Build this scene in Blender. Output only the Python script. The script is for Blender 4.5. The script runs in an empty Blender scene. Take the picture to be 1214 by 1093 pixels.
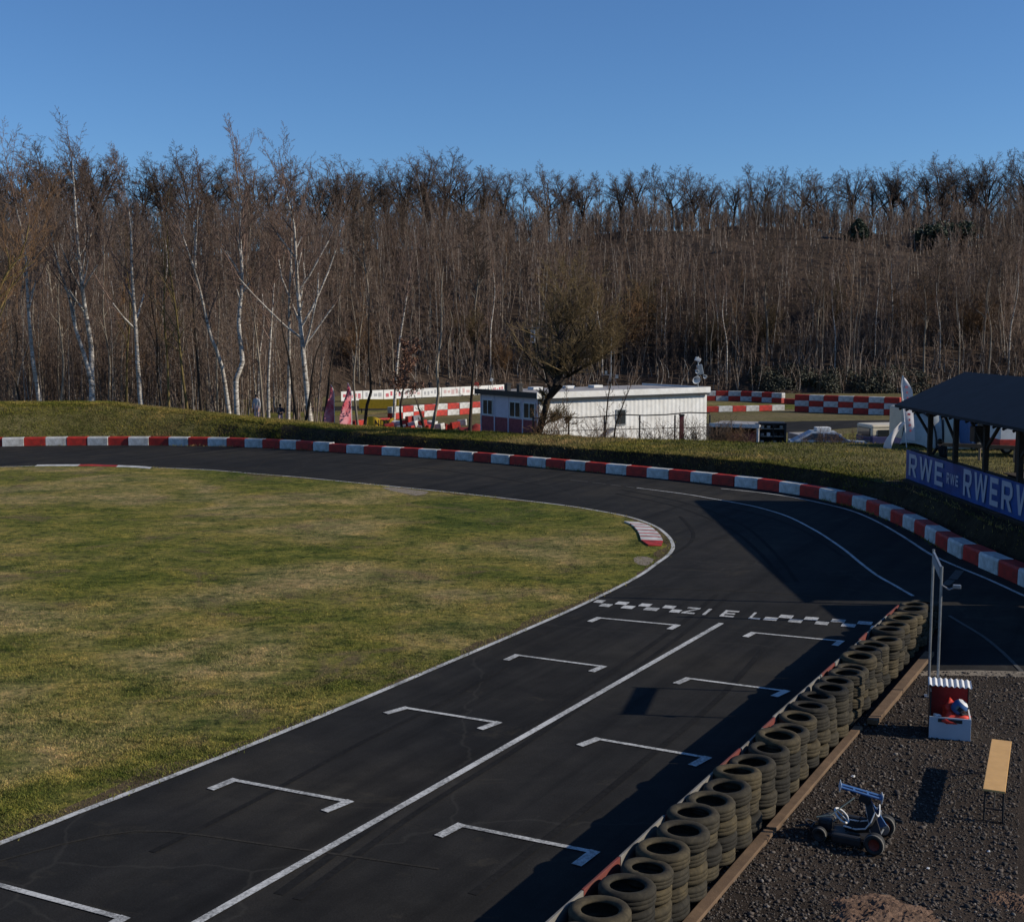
import bpy, bmesh, math, random
import numpy as np
from mathutils import Vector, Matrix
R = math.radians
S = bpy.context.scene
COL = S.collection
rng = random.Random(7)
nrg = np.random.default_rng(11)

# ------------------------------------------------------------------ camera model (metres; photo pixels 1214 x 1093)
F, HC = 1450.0, 6.35
PIT = math.atan(151.5/F)
CX, CY = 607.0, 546.5
def G(px, py, z=0.0):
    """point of the level plane z that the photo shows at pixel px,py"""
    a = (px-CX)/F; b = (CY-py)/F
    dy = math.cos(PIT)+b*math.sin(PIT); dz = -math.sin(PIT)+b*math.cos(PIT)
    t = (z-HC)/dz
    return Vector((a*t, dy*t, z))
def AT(px, y):
    """x at forward distance y for pixel column px (level ground approx)"""
    return (px-CX)/F*y
def ZAT(py, y):
    return HC + y*math.tan(math.atan((CY-py)/F)-PIT)

cam_d = bpy.data.cameras.new('camera'); cam = bpy.data.objects.new('camera', cam_d); COL.objects.link(cam)
cam.location = (0, 0, HC); cam.rotation_euler = (math.pi/2-PIT, 0, 0)
cam_d.sensor_width = 36; cam_d.lens = 36*F/1214; cam_d.clip_end = 3000
S.camera = cam

# ------------------------------------------------------------------ light
SUN_EL = R(27); SUND = Vector((0.993*math.cos(SUN_EL), -0.12*math.cos(SUN_EL), math.sin(SUN_EL))).normalized()
w = bpy.data.worlds.new('World'); S.world = w; w.use_nodes = True
nt = w.node_tree; bg = nt.nodes['Background']
sk = nt.nodes.new('ShaderNodeTexSky'); sk.sky_type = 'NISHITA'; sk.sun_disc = False
sk.sun_elevation = SUN_EL; sk.sun_rotation = math.atan2(SUND.x, SUND.y)
sk.air_density = 1.0; sk.dust_density = 0.0; sk.ozone_density = 9.0; sk.altitude = 300
nt.links.new(sk.outputs[0], bg.inputs[0]); bg.inputs[1].default_value = 0.112
sl = bpy.data.lights.new('sun', 'SUN'); sun = bpy.data.objects.new('sun', sl); COL.objects.link(sun)
sl.energy = 5.0; sl.angle = R(0.5); sl.color = (1.0, 0.91, 0.75)
sun.rotation_euler = SUND.to_track_quat('Z', 'Y').to_euler()
S.view_settings.view_transform = 'Standard'; S.view_settings.look = 'None'; S.view_settings.exposure = 0.0
S.cycles.max_bounces = 6; S.cycles.diffuse_bounces = 3

# ------------------------------------------------------------------ materials
def nodes(name):
    m = bpy.data.materials.new(name); m.use_nodes = True
    n = m.node_tree.nodes; l = m.node_tree.links; b = n['Principled BSDF']
    return m, n, l, b
def noise(n, l, co, scale, detail=4, rough=.6, dist=0):
    t = n.new('ShaderNodeTexNoise'); t.inputs['Scale'].default_value = scale; t.inputs['Detail'].default_value = detail
    t.inputs['Roughness'].default_value = rough; t.inputs['Distortion'].default_value = dist
    l.new(co, t.inputs['Vector']); return t.outputs['Fac']
def ramp(n, l, fac, stops):
    r = n.new('ShaderNodeValToRGB'); e = r.color_ramp.elements
    while len(e) < len(stops): e.new(0.5)
    for x, (p, c) in zip(e, stops):
        x.position = p; x.color = (*c, 1) if len(c) == 3 else c
    l.new(fac, r.inputs[0]); return r.outputs[0]
def mix(n, l, a, b, fac, mode='MIX'):
    m = n.new('ShaderNodeMix'); m.data_type = 'RGBA'; m.blend_type = mode
    for s, v in ((6, a), (7, b), (0, fac)):
        if isinstance(v, (tuple, float, int)): m.inputs[s].default_value = (*v, 1) if isinstance(v, tuple) else v
        else: l.new(v, m.inputs[s])
    return m.outputs[2]
def vec(n, l, kind='Object', scale=None):
    t = n.new('ShaderNodeTexCoord'); o = t.outputs[kind]
    if scale:
        mp = n.new('ShaderNodeMapping'); mp.inputs['Scale'].default_value = scale; l.new(o, mp.inputs[0]); o = mp.outputs[0]
    return o
def bump(n, l, b, h, strength, dist=.01):
    x = n.new('ShaderNodeBump'); x.inputs['Strength'].default_value = strength; x.inputs['Distance'].default_value = dist
    l.new(h, x.inputs['Height']); l.new(x.outputs[0], b.inputs['Normal'])
def geo_pos(n, l, scale=None):
    g = n.new('ShaderNodeNewGeometry'); o = g.outputs['Position']
    if scale:
        mp = n.new('ShaderNodeMapping'); mp.inputs['Scale'].default_value = scale; l.new(o, mp.inputs[0]); o = mp.outputs[0]
    return o
def mat(name, c, rough=.75, var=.25, scale=6, bmp=0.0, bscale=None, metal=0.0, grime=None, gs=3.0, ga=.5, rnd=0.0):
    """plain painted / raw surface with noise mottling, optional grime patches, optional per-object shade"""
    m, n, l, b = nodes(name)
    co = vec(n, l)
    f = noise(n, l, co, scale, 5)
    lo = tuple(x*(1-var) for x in c); hi = tuple(min(1, x*(1+var)) for x in c)
    out = ramp(n, l, f, [(.3, lo), (.7, hi)])
    if grime:
        g = noise(n, l, co, gs, 6, .7, .6)
        gm = ramp(n, l, g, [(.5-.12, (0, 0, 0)), (.5+.16, (ga, ga, ga))])
        out = mix(n, l, out, grime, gm)
    if rnd:
        oi = n.new('ShaderNodeObjectInfo')
        rr = ramp(n, l, oi.outputs['Random'], [(0, (1-rnd,)*3), (1, (1, 1, 1))])
        out = mix(n, l, out, rr, 1.0, 'MULTIPLY')
    l.new(out, b.inputs['Base Color'])
    b.inputs['Roughness'].default_value = rough; b.inputs['Metallic'].default_value = metal
    b.inputs['Specular IOR Level'].default_value = .3
    if bmp: bump(n, l, b, noise(n, l, co, bscale or scale*3, 6, .7), bmp)
    return m

def geo_rot(n, l):
    g = n.new('ShaderNodeNewGeometry'); mp = n.new('ShaderNodeMapping'); mp.inputs['Rotation'].default_value = (0, 0, R(-60.5)); l.new(g.outputs['Position'], mp.inputs[0])
    m2 = n.new('ShaderNodeMapping'); m2.inputs['Scale'].default_value = (.07, 1.3, 1); l.new(mp.outputs[0], m2.inputs[0]); return m2.outputs[0]
def asphalt_mat():
    m, n, l, b = nodes('asphalt'); p = geo_pos(n, l)
    big = noise(n, l, p, .12, 3, .6, .4); mid = noise(n, l, p, 1.1, 6, .7, .3); fine = noise(n, l, p, 42, 4, .85)
    c = ramp(n, l, big, [(.32, (.0150, .0150, .0153)), (.5, (.0215, .0205, .0196)), (.72, (.035, .031, .025))])
    c = mix(n, l, c, ramp(n, l, mid, [(.35, (.72,)*3), (.7, (1.2,)*3)]), 1.0, 'MULTIPLY')
    c = mix(n, l, c, ramp(n, l, fine, [(.3, (.45,)*3), (.62, (1.15,)*3), (.74, (2.3, 2.2, 2.1))]), 1.0, 'MULTIPLY')
    lane = noise(n, l, geo_rot(n, l), 1.0, 4, .6, .3)
    c = mix(n, l, c, ramp(n, l, lane, [(.36, (.62, .62, .63)), (.5, (1, 1, 1)), (.68, (1.28, 1.24, 1.18))]), 1.0, 'MULTIPLY')
    # dusty, sandy stains
    st = noise(n, l, geo_pos(n, l, (.5, .9, 1)), .9, 7, .75, 1.2)
    c = mix(n, l, c, (.075, .064, .045), ramp(n, l, st, [(.58, (0, 0, 0)), (.82, (.55,)*3)]))
    vo = n.new('ShaderNodeTexVoronoi'); vo.feature = 'DISTANCE_TO_EDGE'; vo.inputs['Scale'].default_value = .11
    dp = n.new('ShaderNodeVectorMath'); dp.operation = 'ADD'
    nz = n.new('ShaderNodeTexNoise'); nz.inputs['Scale'].default_value = .8; nz.inputs['Detail'].default_value = 5; l.new(p, nz.inputs['Vector'])
    l.new(p, dp.inputs[0]); l.new(nz.outputs['Color'], dp.inputs[1]); l.new(dp.outputs[0], vo.inputs['Vector'])
    cr = ramp(n, l, vo.outputs['Distance'], [(0, (.28,)*3), (.0022, (0, 0, 0))])
    c = mix(n, l, c, (.055, .052, .046), cr)
    l.new(c, b.inputs['Base Color']); b.inputs['Roughness'].default_value = .9; b.inputs['Specular IOR Level'].default_value = .12
    bump(n, l, b, fine, .35, .004)
    return m
def turf_color(n, l, p):
    big = noise(n, l, p, .13, 3, .55, .5); mid = noise(n, l, geo_pos(n, l, (.7, 1.0, 1)), .75, 6, .72, .5); fine = noise(n, l, p, 9, 5, .75)
    c = ramp(n, l, big, [(.32, (.100, .116, .024)), (.42, (.165, .158, .036)), (.52, (.225, .190, .060)), (.61, (.285, .228, .110)), (.70, (.225, .168, .085))])
    c = mix(n, l, c, ramp(n, l, mid, [(.32, (.22, .36, .22)), (.43, (.66, .76, .60)), (.54, (1.0, 1.0, .92)), (.68, (1.55, 1.35, 1.35))]), 1.0, 'MULTIPLY')
    tu_ = noise(n, l, geo_pos(n, l, (1.0, 1.25, 1)), 3.1, 5, .75, .7)
    c = mix(n, l, c, ramp(n, l, tu_, [(.36, (.28, .34, .26)), (.47, (.85, .88, .82)), (.64, (1.35, 1.26, 1.2))]), 1.0, 'MULTIPLY')
    # brown bare patches
    br = noise(n, l, p, .42, 6, .75, .9)
    c = mix(n, l, c, (.155, .110, .062), ramp(n, l, br, [(.53, (0, 0, 0)), (.68, (.8,)*3)]))
    return c, fine
def turf_mat():
    m, n, l, b = nodes('turf'); p = geo_pos(n, l)
    c, fine = turf_color(n, l, p)
    c = mix(n, l, c, ramp(n, l, fine, [(.3, (.45,)*3), (.7, (1.15,)*3)]), 1.0, 'MULTIPLY')
    l.new(c, b.inputs['Base Color']); b.inputs['Roughness'].default_value = .95; b.inputs['Specular IOR Level'].default_value = .1
    bump(n, l, b, fine, .8, .05)
    return m
def blade_mat(name='grass_blade', tint=(1, 1, 1)):
    m, n, l, b = nodes(name); p = geo_pos(n, l)
    c, fine = turf_color(n, l, p)
    at = n.new('ShaderNodeAttribute'); at.attribute_name = 'shade'
    c = mix(n, l, c, ramp(n, l, at.outputs['Fac'], [(0, (.55, .75, .55)), (.5, (1, 1, 1)), (1, (1.55, 1.4, 1.5))]), 1.0, 'MULTIPLY')
    c = mix(n, l, c, tint, 1.0, 'MULTIPLY')
    l.new(c, b.inputs['Base Color']); b.inputs['Roughness'].default_value = .8; b.inputs['Specular IOR Level'].default_value = .15
    return m
def soil_mat(name, stops, s1=.3, s2=5, bm=.6, bd=.04):
    m, n, l, b = nodes(name); p = geo_pos(n, l)
    c = ramp(n, l, noise(n, l, p, s1, 6, .7, .6), stops)
    f = noise(n, l, p, s2, 8, .8)
    c = mix(n, l, c, ramp(n, l, f, [(.3, (.45,)*3), (.7, (1.4,)*3)]), 1.0, 'MULTIPLY')
    l.new(c, b.inputs['Base Color']); b.inputs['Roughness'].default_value = .95; b.inputs['Specular IOR Level'].default_value = .1
    bump(n, l, b, f, bm, bd)
    return m
def paint_mat():
    m, n, l, b = nodes('road_paint'); p = geo_pos(n, l)
    f = noise(n, l, p, 22, 6, .8); g = noise(n, l, p, 1.3, 4)
    w_ = mix(n, l, f, g, .35)
    c = ramp(n, l, w_, [(.36, (.06, .06, .06)), (.47, (.30, .30, .29)), (.54, (.50, .50, .49)), (.7, (.60, .60, .58))])
    l.new(c, b.inputs['Base Color']); b.inputs['Roughness'].default_value = .7
    return m
def faded_paint_mat():
    m, n, l, b = nodes('faded_paint'); p = geo_pos(n, l)
    f = noise(n, l, p, 9, 6, .8)
    l.new(ramp(n, l, f, [(.38, (.030, .029, .027)), (.66, (.085, .08, .07))]), b.inputs['Base Color']); b.inputs['Roughness'].default_value = .8
    return m
def birch_mat():
    m, n, l, b = nodes('birch_bark')
    co = vec(n, l, 'Object', (1.6, 1.6, 5.0)); f = noise(n, l, co, 1.7, 5, .75, .4)
    c = ramp(n, l, f, [(.38, (.030, .026, .023)), (.47, (.30, .27, .24)), (.62, (.58, .54, .49))])
    f2 = noise(n, l, vec(n, l), .55, 3)
    c = mix(n, l, c, (.20, .155, .115), ramp(n, l, f2, [(.46, (0, 0, 0)), (.66, (.7,)*3)]))
    l.new(c, b.inputs['Base Color']); b.inputs['Roughness'].default_value = .85
    return m
def bark_mat(name, c, var=.45, scale=3, rnd=.35):
    m, n, l, b = nodes(name)
    f = noise(n, l, vec(n, l, 'Object', (2, 2, .6)), scale, 5, .7)
    o = ramp(n, l, f, [(.3, tuple(x*(1-var) for x in c)), (.7, tuple(x*(1+var) for x in c))])
    oi = n.new('ShaderNodeObjectInfo')
    o = mix(n, l, o, ramp(n, l, oi.outputs['Random'], [(0, (1-rnd, 1-rnd, 1-rnd)), (.5, (1, .97, .95)), (1, (1+rnd*.6, 1+rnd*.5, 1+rnd*.3))]), 1.0, 'MULTIPLY')
    l.new(o, b.inputs['Base Color']); b.inputs['Roughness'].default_value = .9; b.inputs['Specular IOR Level'].default_value = .15
    return m
def woods_mat():
    """distant wood: one mass, tone changes from stem to stem through a mesh attribute"""
    m, n, l, b = nodes('woods_bark')
    at = n.new('ShaderNodeAttribute'); at.attribute_name = 'shade'
    c = ramp(n, l, at.outputs['Fac'], [(0, (.066, .048, .038)), (.35, (.140, .098, .076)), (.7, (.200, .150, .122)), (.88, (.25, .215, .185)), (1, (.36, .33, .30))])
    l.new(c, b.inputs['Base Color']); b.inputs['Roughness'].default_value = .9; b.inputs['Specular IOR Level'].default_value = .1
    return m
def leaf_mat(name, a, b2):
    m, n, l, b = nodes(name)
    f = noise(n, l, geo_pos(n, l), 2.3, 4)
    l.new(ramp(n, l, f, [(.3, a), (.7, b2)]), b.inputs['Base Color']); b.inputs['Roughness'].default_value = .7
    return m
def glass_mat():
    m, n, l, b = nodes('dark_glass')
    b.inputs['Base Color'].default_value = (.02, .025, .03, 1); b.inputs['Roughness'].default_value = .08; b.inputs['Specular IOR Level'].default_value = .6
    return m
def rubber_mat():
    m, n, l, b = nodes('tyre_rubber'); co = vec(n, l)
    f = noise(n, l, co, 7, 6, .75, .5)
    c = ramp(n, l, f, [(.3, (.019, .0175, .0155)), (.55, (.045, .039, .028)), (.8, (.088, .075, .051))])
    oi = n.new('ShaderNodeObjectInfo')
    c = mix(n, l, c, ramp(n, l, oi.outputs['Random'], [(0, (.42, .44, .5)), (.45, (.9, .88, .84)), (1, (1.45, 1.3, 1.0))]), 1.0, 'MULTIPLY')
    l.new(c, b.inputs['Base Color']); b.inputs['Roughness'].default_value = .85; b.inputs['Specular IOR Level'].default_value = .2
    bump(n, l, b, noise(n, l, vec(n, l, 'Object', (1, 1, 9)), 14, 3), .35, .008)
    return m

MT = dict(
    asphalt=asphalt_mat(), turf=turf_mat(), blade=blade_mat(), straw=blade_mat('straw_blade', (1.0, .92, .85)), paint=paint_mat(), faded=faded_paint_mat(),
    gravel=soil_mat('dark_gravel', [(.3, (.032, .0245, .0195)), (.55, (.054, .041, .033)), (.75, (.090, .066, .050))], .6, 19, .9, .05),
    mound=soil_mat('red_soil', [(.3, (.12, .072, .05)), (.7, (.19, .125, .09))], 1.2, 9, .8, .05),
    skid=soil_mat('tyre_rubbed_tarmac', [(.3, (.009, .009, .0095)), (.6, (.016, .0155, .0155)), (.8, (.022, .021, .020))], .9, 14, .3, .004), seam=soil_mat('seam_tarmac', [(.3, (.024, .0225, .020)), (.7, (.040, .036, .031))], 2, 20, .3, .004),
    cut_shade=soil_mat('shade_toned_cut_soil', [(.3, (.022, .017, .011)), (.55, (.045, .035, .022)), (.78, (.085, .066, .040))], .8, 6, .9, .10),  # exposed bank soil, with the shade of the steep face put into its colour
    bank=soil_mat('bank_soil', [(.28, (.055, .045, .022)), (.5, (.12, .105, .035)), (.72, (.19, .16, .075))], .5, 4, .9, .12),
    farground=soil_mat('paddock_soil', [(.3, (.08, .072, .03)), (.52, (.13, .11, .05)), (.75, (.17, .13, .085))], .12, 2, .6, .1),
    litter=soil_mat('leaf_litter', [(.3, (.045, .032, .024)), (.55, (.066, .047, .035)), (.78, (.095, .064, .044))], .3, 3, .5, .1),
    patch=soil_mat('pale_concrete', [(.3, (.17, .145, .115)), (.7, (.26, .22, .175))], 2, 12, .5, .02),
    white=mat('white_paint', (.62, .62, .61), .6, .08, 4, grime=(.22, .20, .17), gs=2.2, ga=.75, rnd=.16),
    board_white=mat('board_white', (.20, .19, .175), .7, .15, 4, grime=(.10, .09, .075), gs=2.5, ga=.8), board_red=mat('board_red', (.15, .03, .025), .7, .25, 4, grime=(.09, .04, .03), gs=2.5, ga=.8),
    red=mat('red_paint', (.52, .034, .022), .6, .15, 4, grime=(.10, .025, .02), gs=2.4, ga=.75, rnd=.25),
    plain_white=mat('white_sheet', (.66, .66, .66), .55, .06, 5, grime=(.38, .35, .31), gs=1.2, ga=.4),
    corru=mat('pale_cladding', (.66, .66, .66), .6, .07, 3, grime=(.36, .33, .29), gs=1.0, ga=.45),
    lilac=mat('lilac_panel', (.52, .47, .53), .65, .08, 3), maroon=mat('maroon_panel', (.22, .05, .06), .7, .3, 5),
    felt=mat('roof_felt', (.30, .29, .30), .9, .15, 1.5, grime=(.18, .17, .16), gs=.6, ga=.6),
    blackm=mat('black_metal', (.018, .018, .020), .5, .3, 8), steel=mat('grey_steel', (.30, .31, .32), .4, .2, 8, metal=.6),
    dark_wood=mat('dark_timber', (.032, .024, .018), .85, .4, 5, .4), rooft=mat('dark_roofing', (.016, .018, .022), .75, .3, 2, .2),
    mud=soil_mat('worn_mud', [(.3, (.060, .042, .026)), (.55, (.10, .072, .042)), (.75, (.15, .11, .065))], 1.1, 14, .6, .02),
    plank=mat('raw_plank', (.125, .080, .047), .8, .35, 4, .4, 22, grime=(.13, .08, .05), gs=2.5, ga=.6),
    benchwood=mat('varnished_wood', (.58, .34, .125), .5, .1, 5),
    fence_wood=mat('weathered_timber', (.24, .17, .115), .85, .3, 5, .3),
    blue=mat('banner_blue', (.014, .040, .15), .45, .12, .8, grime=(.03, .11, .36), gs=.35, ga=.8), blue2=mat('banner_blue_bright', (.028, .095, .33), .45, .12, .8),
    letter=mat('banner_letter', (.40, .40, .46), .5, .08, 2),
    kblue=mat('gloss_blue', (.045, .105, .25), .35, .15, 6), kred=mat('bright_red', (.62, .045, .025), .55, .25, 9), redcloth=mat('red_tarp', (.25, .03, .025), .7, .3, 5),
    navy=mat('navy_paint', (.030, .035, .11), .35, .15, 3), cream=mat('cream_paint', (.55, .50, .40), .45, .08, 3), paleblue=mat('pale_blue_paint', (.42, .47, .53), .3, .06, 3),
    silver=mat('tent_silver', (.36, .38, .37), .6, .15, 3), yellow=mat('yellow_fabric', (.62, .40, .03), .6, .15, 4), teal=mat('grey_green', (.12, .15, .14), .6, .2, 3),
    rubber=rubber_mat(), rubber2=mat('clean_rubber', (.022, .022, .022), .7, .3, 10), side=mat('grey_sidewall', (.17, .16, .145), .8, .2, 10),
    birch=birch_mat(), birchtwig=bark_mat('birch_twig', (.17, .118, .098), .3), grey=bark_mat('grey_bark', (.20, .175, .145)), greytwig=bark_mat('brown_twig', (.145, .100, .074), .3),
    darkbark=bark_mat('dark_bark', (.040, .032, .026)), darktwig=bark_mat('dark_twig', (.105, .078, .062), .3), olive=bark_mat('mossy_bark', (.155, .118, .048)), olivetwig=bark_mat('mossy_twig', (.130, .096, .052), .3),
    rusttwig=bark_mat('rusty_twig', (.175, .105, .058), .3), woods=woods_mat(), leaf=leaf_mat('dry_leaf', (.13, .060, .035), (.24, .115, .07)),
    needle=leaf_mat('conifer_needle', (.014, .026, .012), (.035, .055, .026)), scrub=leaf_mat('dark_scrub', (.02, .022, .012), (.05, .05, .026)),
    glass=glass_mat(), skin=mat('skin', (.45, .27, .2), .6, .05, 5), hair=mat('dark_hair', (.03, .02, .015), .6, .2, 9),
    denim=mat('dark_cloth', (.03, .032, .045), .85, .2, 9), jacket=mat('black_cloth', (.018, .018, .022), .85, .2, 9), greycloth=mat('grey_cloth', (.34, .34, .36), .85, .12, 9), pinkcloth=mat('pale_pink_cloth', (.50, .36, .36), .85, .12, 9),
    rim=mat('red_rim', (.14, .022, .016), .5, .3, 8), sail=mat('white_sail', (.60, .58, .60), .6, .06, 2), redsail=mat('red_sail', (.42, .035, .06), .6, .3, 1.5, grime=(.60, .40, .44), gs=1.3, ga=.6),
)

# ------------------------------------------------------------------ mesh building
class MB:
    def __init__(s): s.v = []; s.f = []; s.m = []; s.mi = 0
    def add(s, vs, fs):
        o = len(s.v); s.v += [tuple(x) for x in vs]; s.f += [tuple(i+o for i in f) for f in fs]; s.m += [s.mi]*len(fs); return s
    def box(s, c, d, M=None, ch=0.0):
        x, y, z = d[0]/2, d[1]/2, d[2]/2
        if ch <= 0:
            vs = [Vector((a*x, b*y, e*z)) for a in (-1, 1) for b in (-1, 1) for e in (-1, 1)]
            fs = [(0, 1, 3, 2), (4, 6, 7, 5), (0, 4, 5, 1), (2, 3, 7, 6), (0, 2, 6, 4), (1, 5, 7, 3)]
        else:
            bm = bmesh.new(); bmesh.ops.create_cube(bm, size=1)
            for q in bm.verts: q.co = Vector((q.co.x*2*x, q.co.y*2*y, q.co.z*2*z))
            bmesh.ops.bevel(bm, geom=bm.edges[:], offset=ch, segments=2, profile=.6, affect='EDGES')
            bm.verts.index_update(); vs = [q.co.copy() for q in bm.verts]; fs = [tuple(q.index for q in f.verts) for f in bm.faces]; bm.free()
        if M is not None: vs = [M @ q for q in vs]
        c = Vector(c); return s.add([q+c for q in vs], fs)
    def tube(s, pts, rad, n=8, cap=True):
        pts = [Vector(p) for p in pts]
        if not isinstance(rad, (list, tuple)): rad = [rad]*len(pts)
        vs = []; fs = []; u = None
        for i, p in enumerate(pts):
            d = (pts[min(i+1, len(pts)-1)]-pts[max(i-1, 0)]).normalized()
            if u is None:
                u = d.orthogonal().normalized()
            else:
                u = (u-d*u.dot(d)).normalized()
            w_ = d.cross(u)
            for k in range(n):
                a = 2*math.pi*k/n; vs.append(p+(u*math.cos(a)+w_*math.sin(a))*rad[i])
        for i in range(len(pts)-1):
            for k in range(n):
                fs.append((i*n+k, i*n+(k+1) % n, (i+1)*n+(k+1) % n, (i+1)*n+k))
        if cap: fs += [tuple(range(n))[::-1], tuple(range((len(pts)-1)*n, len(pts)*n))]
        return s.add(vs, fs)
    def lathe(s, prof, n=24, M=None, closed=False):
        """prof: (radius, z) list turned about z"""
        vs = []; fs = []
        for r, z in prof:
            for k in range(n):
                a = 2*math.pi*k/n; vs.append(Vector((r*math.cos(a), r*math.sin(a), z)))
        m = len(prof)
        for i in range(m if closed else m-1):
            j = (i+1) % m
            for k in range(n): fs.append((i*n+k, i*n+(k+1) % n, j*n+(k+1) % n, j*n+k))
        if M is not None: vs = [M @ q for q in vs]
        return s.add(vs, fs)
    def prism(s, poly, a, b, axis='y'):
        """polygon in (u,v) pushed from a to b along axis; axis y: u=x v=z, axis z: u=x v=y, axis x: u=y v=z"""
        def P(u, v, t): return {'y': (u, t, v), 'z': (u, v, t), 'x': (t, u, v)}[axis]
        n = len(poly); vs = [P(u, v, a) for u, v in poly]+[P(u, v, b) for u, v in poly]
        fs = [tuple(range(n)), tuple(range(n, 2*n))[::-1]]+[(i, i+n, (i+1) % n+n, (i+1) % n) for i in range(n)]
        return s.add(vs, fs)
    def build(s, name, m, parent=None, smooth=False, loc=None):
        me = bpy.data.meshes.new(name); me.from_pydata(s.v, [], s.f)
        ms = m if isinstance(m, (list, tuple)) else [m]
        for x in ms: me.materials.append(MT[x] if isinstance(x, str) else x)
        if len(ms) > 1:
            for p, i in zip(me.polygons, s.m): p.material_index = i
        bm = bmesh.new(); bm.from_mesh(me); bmesh.ops.recalc_face_normals(bm, faces=bm.faces); bm.to_mesh(me); bm.free()
        if smooth: me.polygons.foreach_set('use_smooth', [True]*len(me.polygons))
        me.update()
        o = bpy.data.objects.new(name, me); COL.objects.link(o)
        if parent: o.parent = parent
        if loc is not None: o.location = loc
        return o
def link(name, me, parent=None, loc=None):
    o = bpy.data.objects.new(name, me); COL.objects.link(o)
    if parent: o.parent = parent
    if loc is not None: o.location = loc
    return o
def tag(o, label=None, cat=None, group=None, kind=None):
    if label: o['label'] = label
    if cat: o['category'] = cat
    if group: o['group'] = group
    if kind: o['kind'] = kind
    return o
def thing(name, label, cat, loc=(0, 0, 0), rz=0.0, group=None):
    o = bpy.data.objects.new(name, None); COL.objects.link(o); o.location = loc; o.rotation_euler = (0, 0, rz); o.empty_display_size = .2
    return tag(o, label, cat, group)
def copy_tree(o, parent=None):
    c = o.copy(); COL.objects.link(c); c.parent = parent
    for ch in list(o.children): copy_tree(ch, c)
    return c
def np_mesh(name, V, faces_n, idx, m, shade=None, smooth=False):
    """big meshes straight from numpy: idx is a flat loop array of faces with faces_n corners each"""
    me = bpy.data.meshes.new(name); me.vertices.add(len(V)); me.vertices.foreach_set('co', np.ascontiguousarray(V, dtype=np.float32).ravel())
    nf = len(idx)//faces_n
    me.loops.add(len(idx)); me.loops.foreach_set('vertex_index', np.ascontiguousarray(idx, dtype=np.int32))
    me.polygons.add(nf); me.polygons.foreach_set('loop_start', np.arange(0, nf*faces_n, faces_n, dtype=np.int32))
    if smooth: me.polygons.foreach_set('use_smooth', np.ones(nf, dtype=bool))
    me.materials.append(MT[m] if isinstance(m, str) else m)
    me.update(calc_edges=True)
    if shade is not None:
        a = me.attributes.new('shade', 'FLOAT', 'POINT'); a.data.foreach_set('value', np.ascontiguousarray(shade, dtype=np.float32))
    return me
ORD = ['first', 'second', 'third', 'fourth', 'fifth', 'sixth', 'seventh', 'eighth', 'ninth', 'tenth', 'eleventh', 'twelfth', 'thirteenth', 'fourteenth', 'fifteenth', 'sixteenth',
       'seventeenth', 'eighteenth', 'nineteenth', 'twentieth', 'twenty-first', 'twenty-second', 'twenty-third', 'twenty-fourth', 'twenty-fifth', 'twenty-sixth', 'twenty-seventh', 'twenty-eighth', 'twenty-ninth',
       'thirtieth', 'thirty-first', 'thirty-second', 'thirty-third', 'thirty-fourth', 'thirty-fifth', 'thirty-sixth', 'thirty-seventh', 'thirty-eighth', 'thirty-ninth', 'fortieth']
def smooth_line(P, step=.5):
    """Catmull-Rom through ground points, resampled"""
    P = [Vector(p) for p in P]; out = []
    for i in range(len(P)-1):
        a, b, c, d = P[max(i-1, 0)], P[i], P[i+1], P[min(i+2, len(P)-1)]
        n = max(1, int((c-b).length/step))
        for k in range(n):
            t = k/n; out.append(.5*((2*b)+(c-a)*t+(2*a-5*b+4*c-d)*t*t+(3*b-a-3*c+d)*t**3))
    out.append(P[-1]); return out
def normals2(P):
    N = []
    for i in range(len(P)):
        t = (P[min(i+1, len(P)-1)]-P[max(i-1, 0)]); t.z = 0; t.normalize(); N.append(Vector((-t.y, t.x, 0)))
    return N
def ribbon(mb, P, wdt, z):
    N = normals2(P); vs = []
    for p, n in zip(P, N): vs += [(p.x-n.x*wdt/2, p.y-n.y*wdt/2, z), (p.x+n.x*wdt/2, p.y+n.y*wdt/2, z)]
    mb.add(vs, [(2*i, 2*i+2, 2*i+3, 2*i+1) for i in range(len(P)-1)])
def pline(px, step=.4): return smooth_line([G(*p) for p in px], step)
# ================================================================== SETTING: ground, track, lines
BX = [2.5,29.4,54.4,80.8,105.8,130.5,155.2,180.4,203.9,227.6,249.8,272.3,293.5,316,337,358,378.8,400,421,442.3,463.3,485.3,507,529.8,553.3,575.7,597,619.5,640.8,663.8,686.5,710.5,734.7,759.4,783.6,808.8,833.5,859,884.9,911.6,935.7,958.2,977,997,1013,1029.3,1043.6,1057.8,1069.4,1083,1094.5,1107,1119,1136.7,1156.9,1180.7,1205]
BK = [(0,529.3),(81.5,528),(155.7,528),(205,528.2),(247,528.8),(294,530),(358,533.4),(400,536.3),(442,538.9),(485,541.3),(530,544.3),(575.5,547.8),(619.8,552),(663.8,556.2),(710.5,560.2),(759.4,565),(808.8,569.8),(859,575.2),(884.9,578.4),(911.6,581.2),(935.7,584.6),(958.2,588.5),(977,592.4),(997,597),(1013,601.6),(1029.3,606.8),(1043.6,612.4),(1057.8,618.4),(1069.4,624.4),(1083,630.9),(1094.5,637.5),(1107,645),(1119,652.6),(1136.7,661.6),(1156.9,670),(1180.7,680.8),(1205,692.6)]
def interp(x, K):
    for (a, b), (c, d) in zip(K, K[1:]):
        if x <= c: return b+(d-b)*(x-a)/(c-a)
    return K[-1][1]
raw = [G(x, interp(x, BK)) for x in BX]
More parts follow.
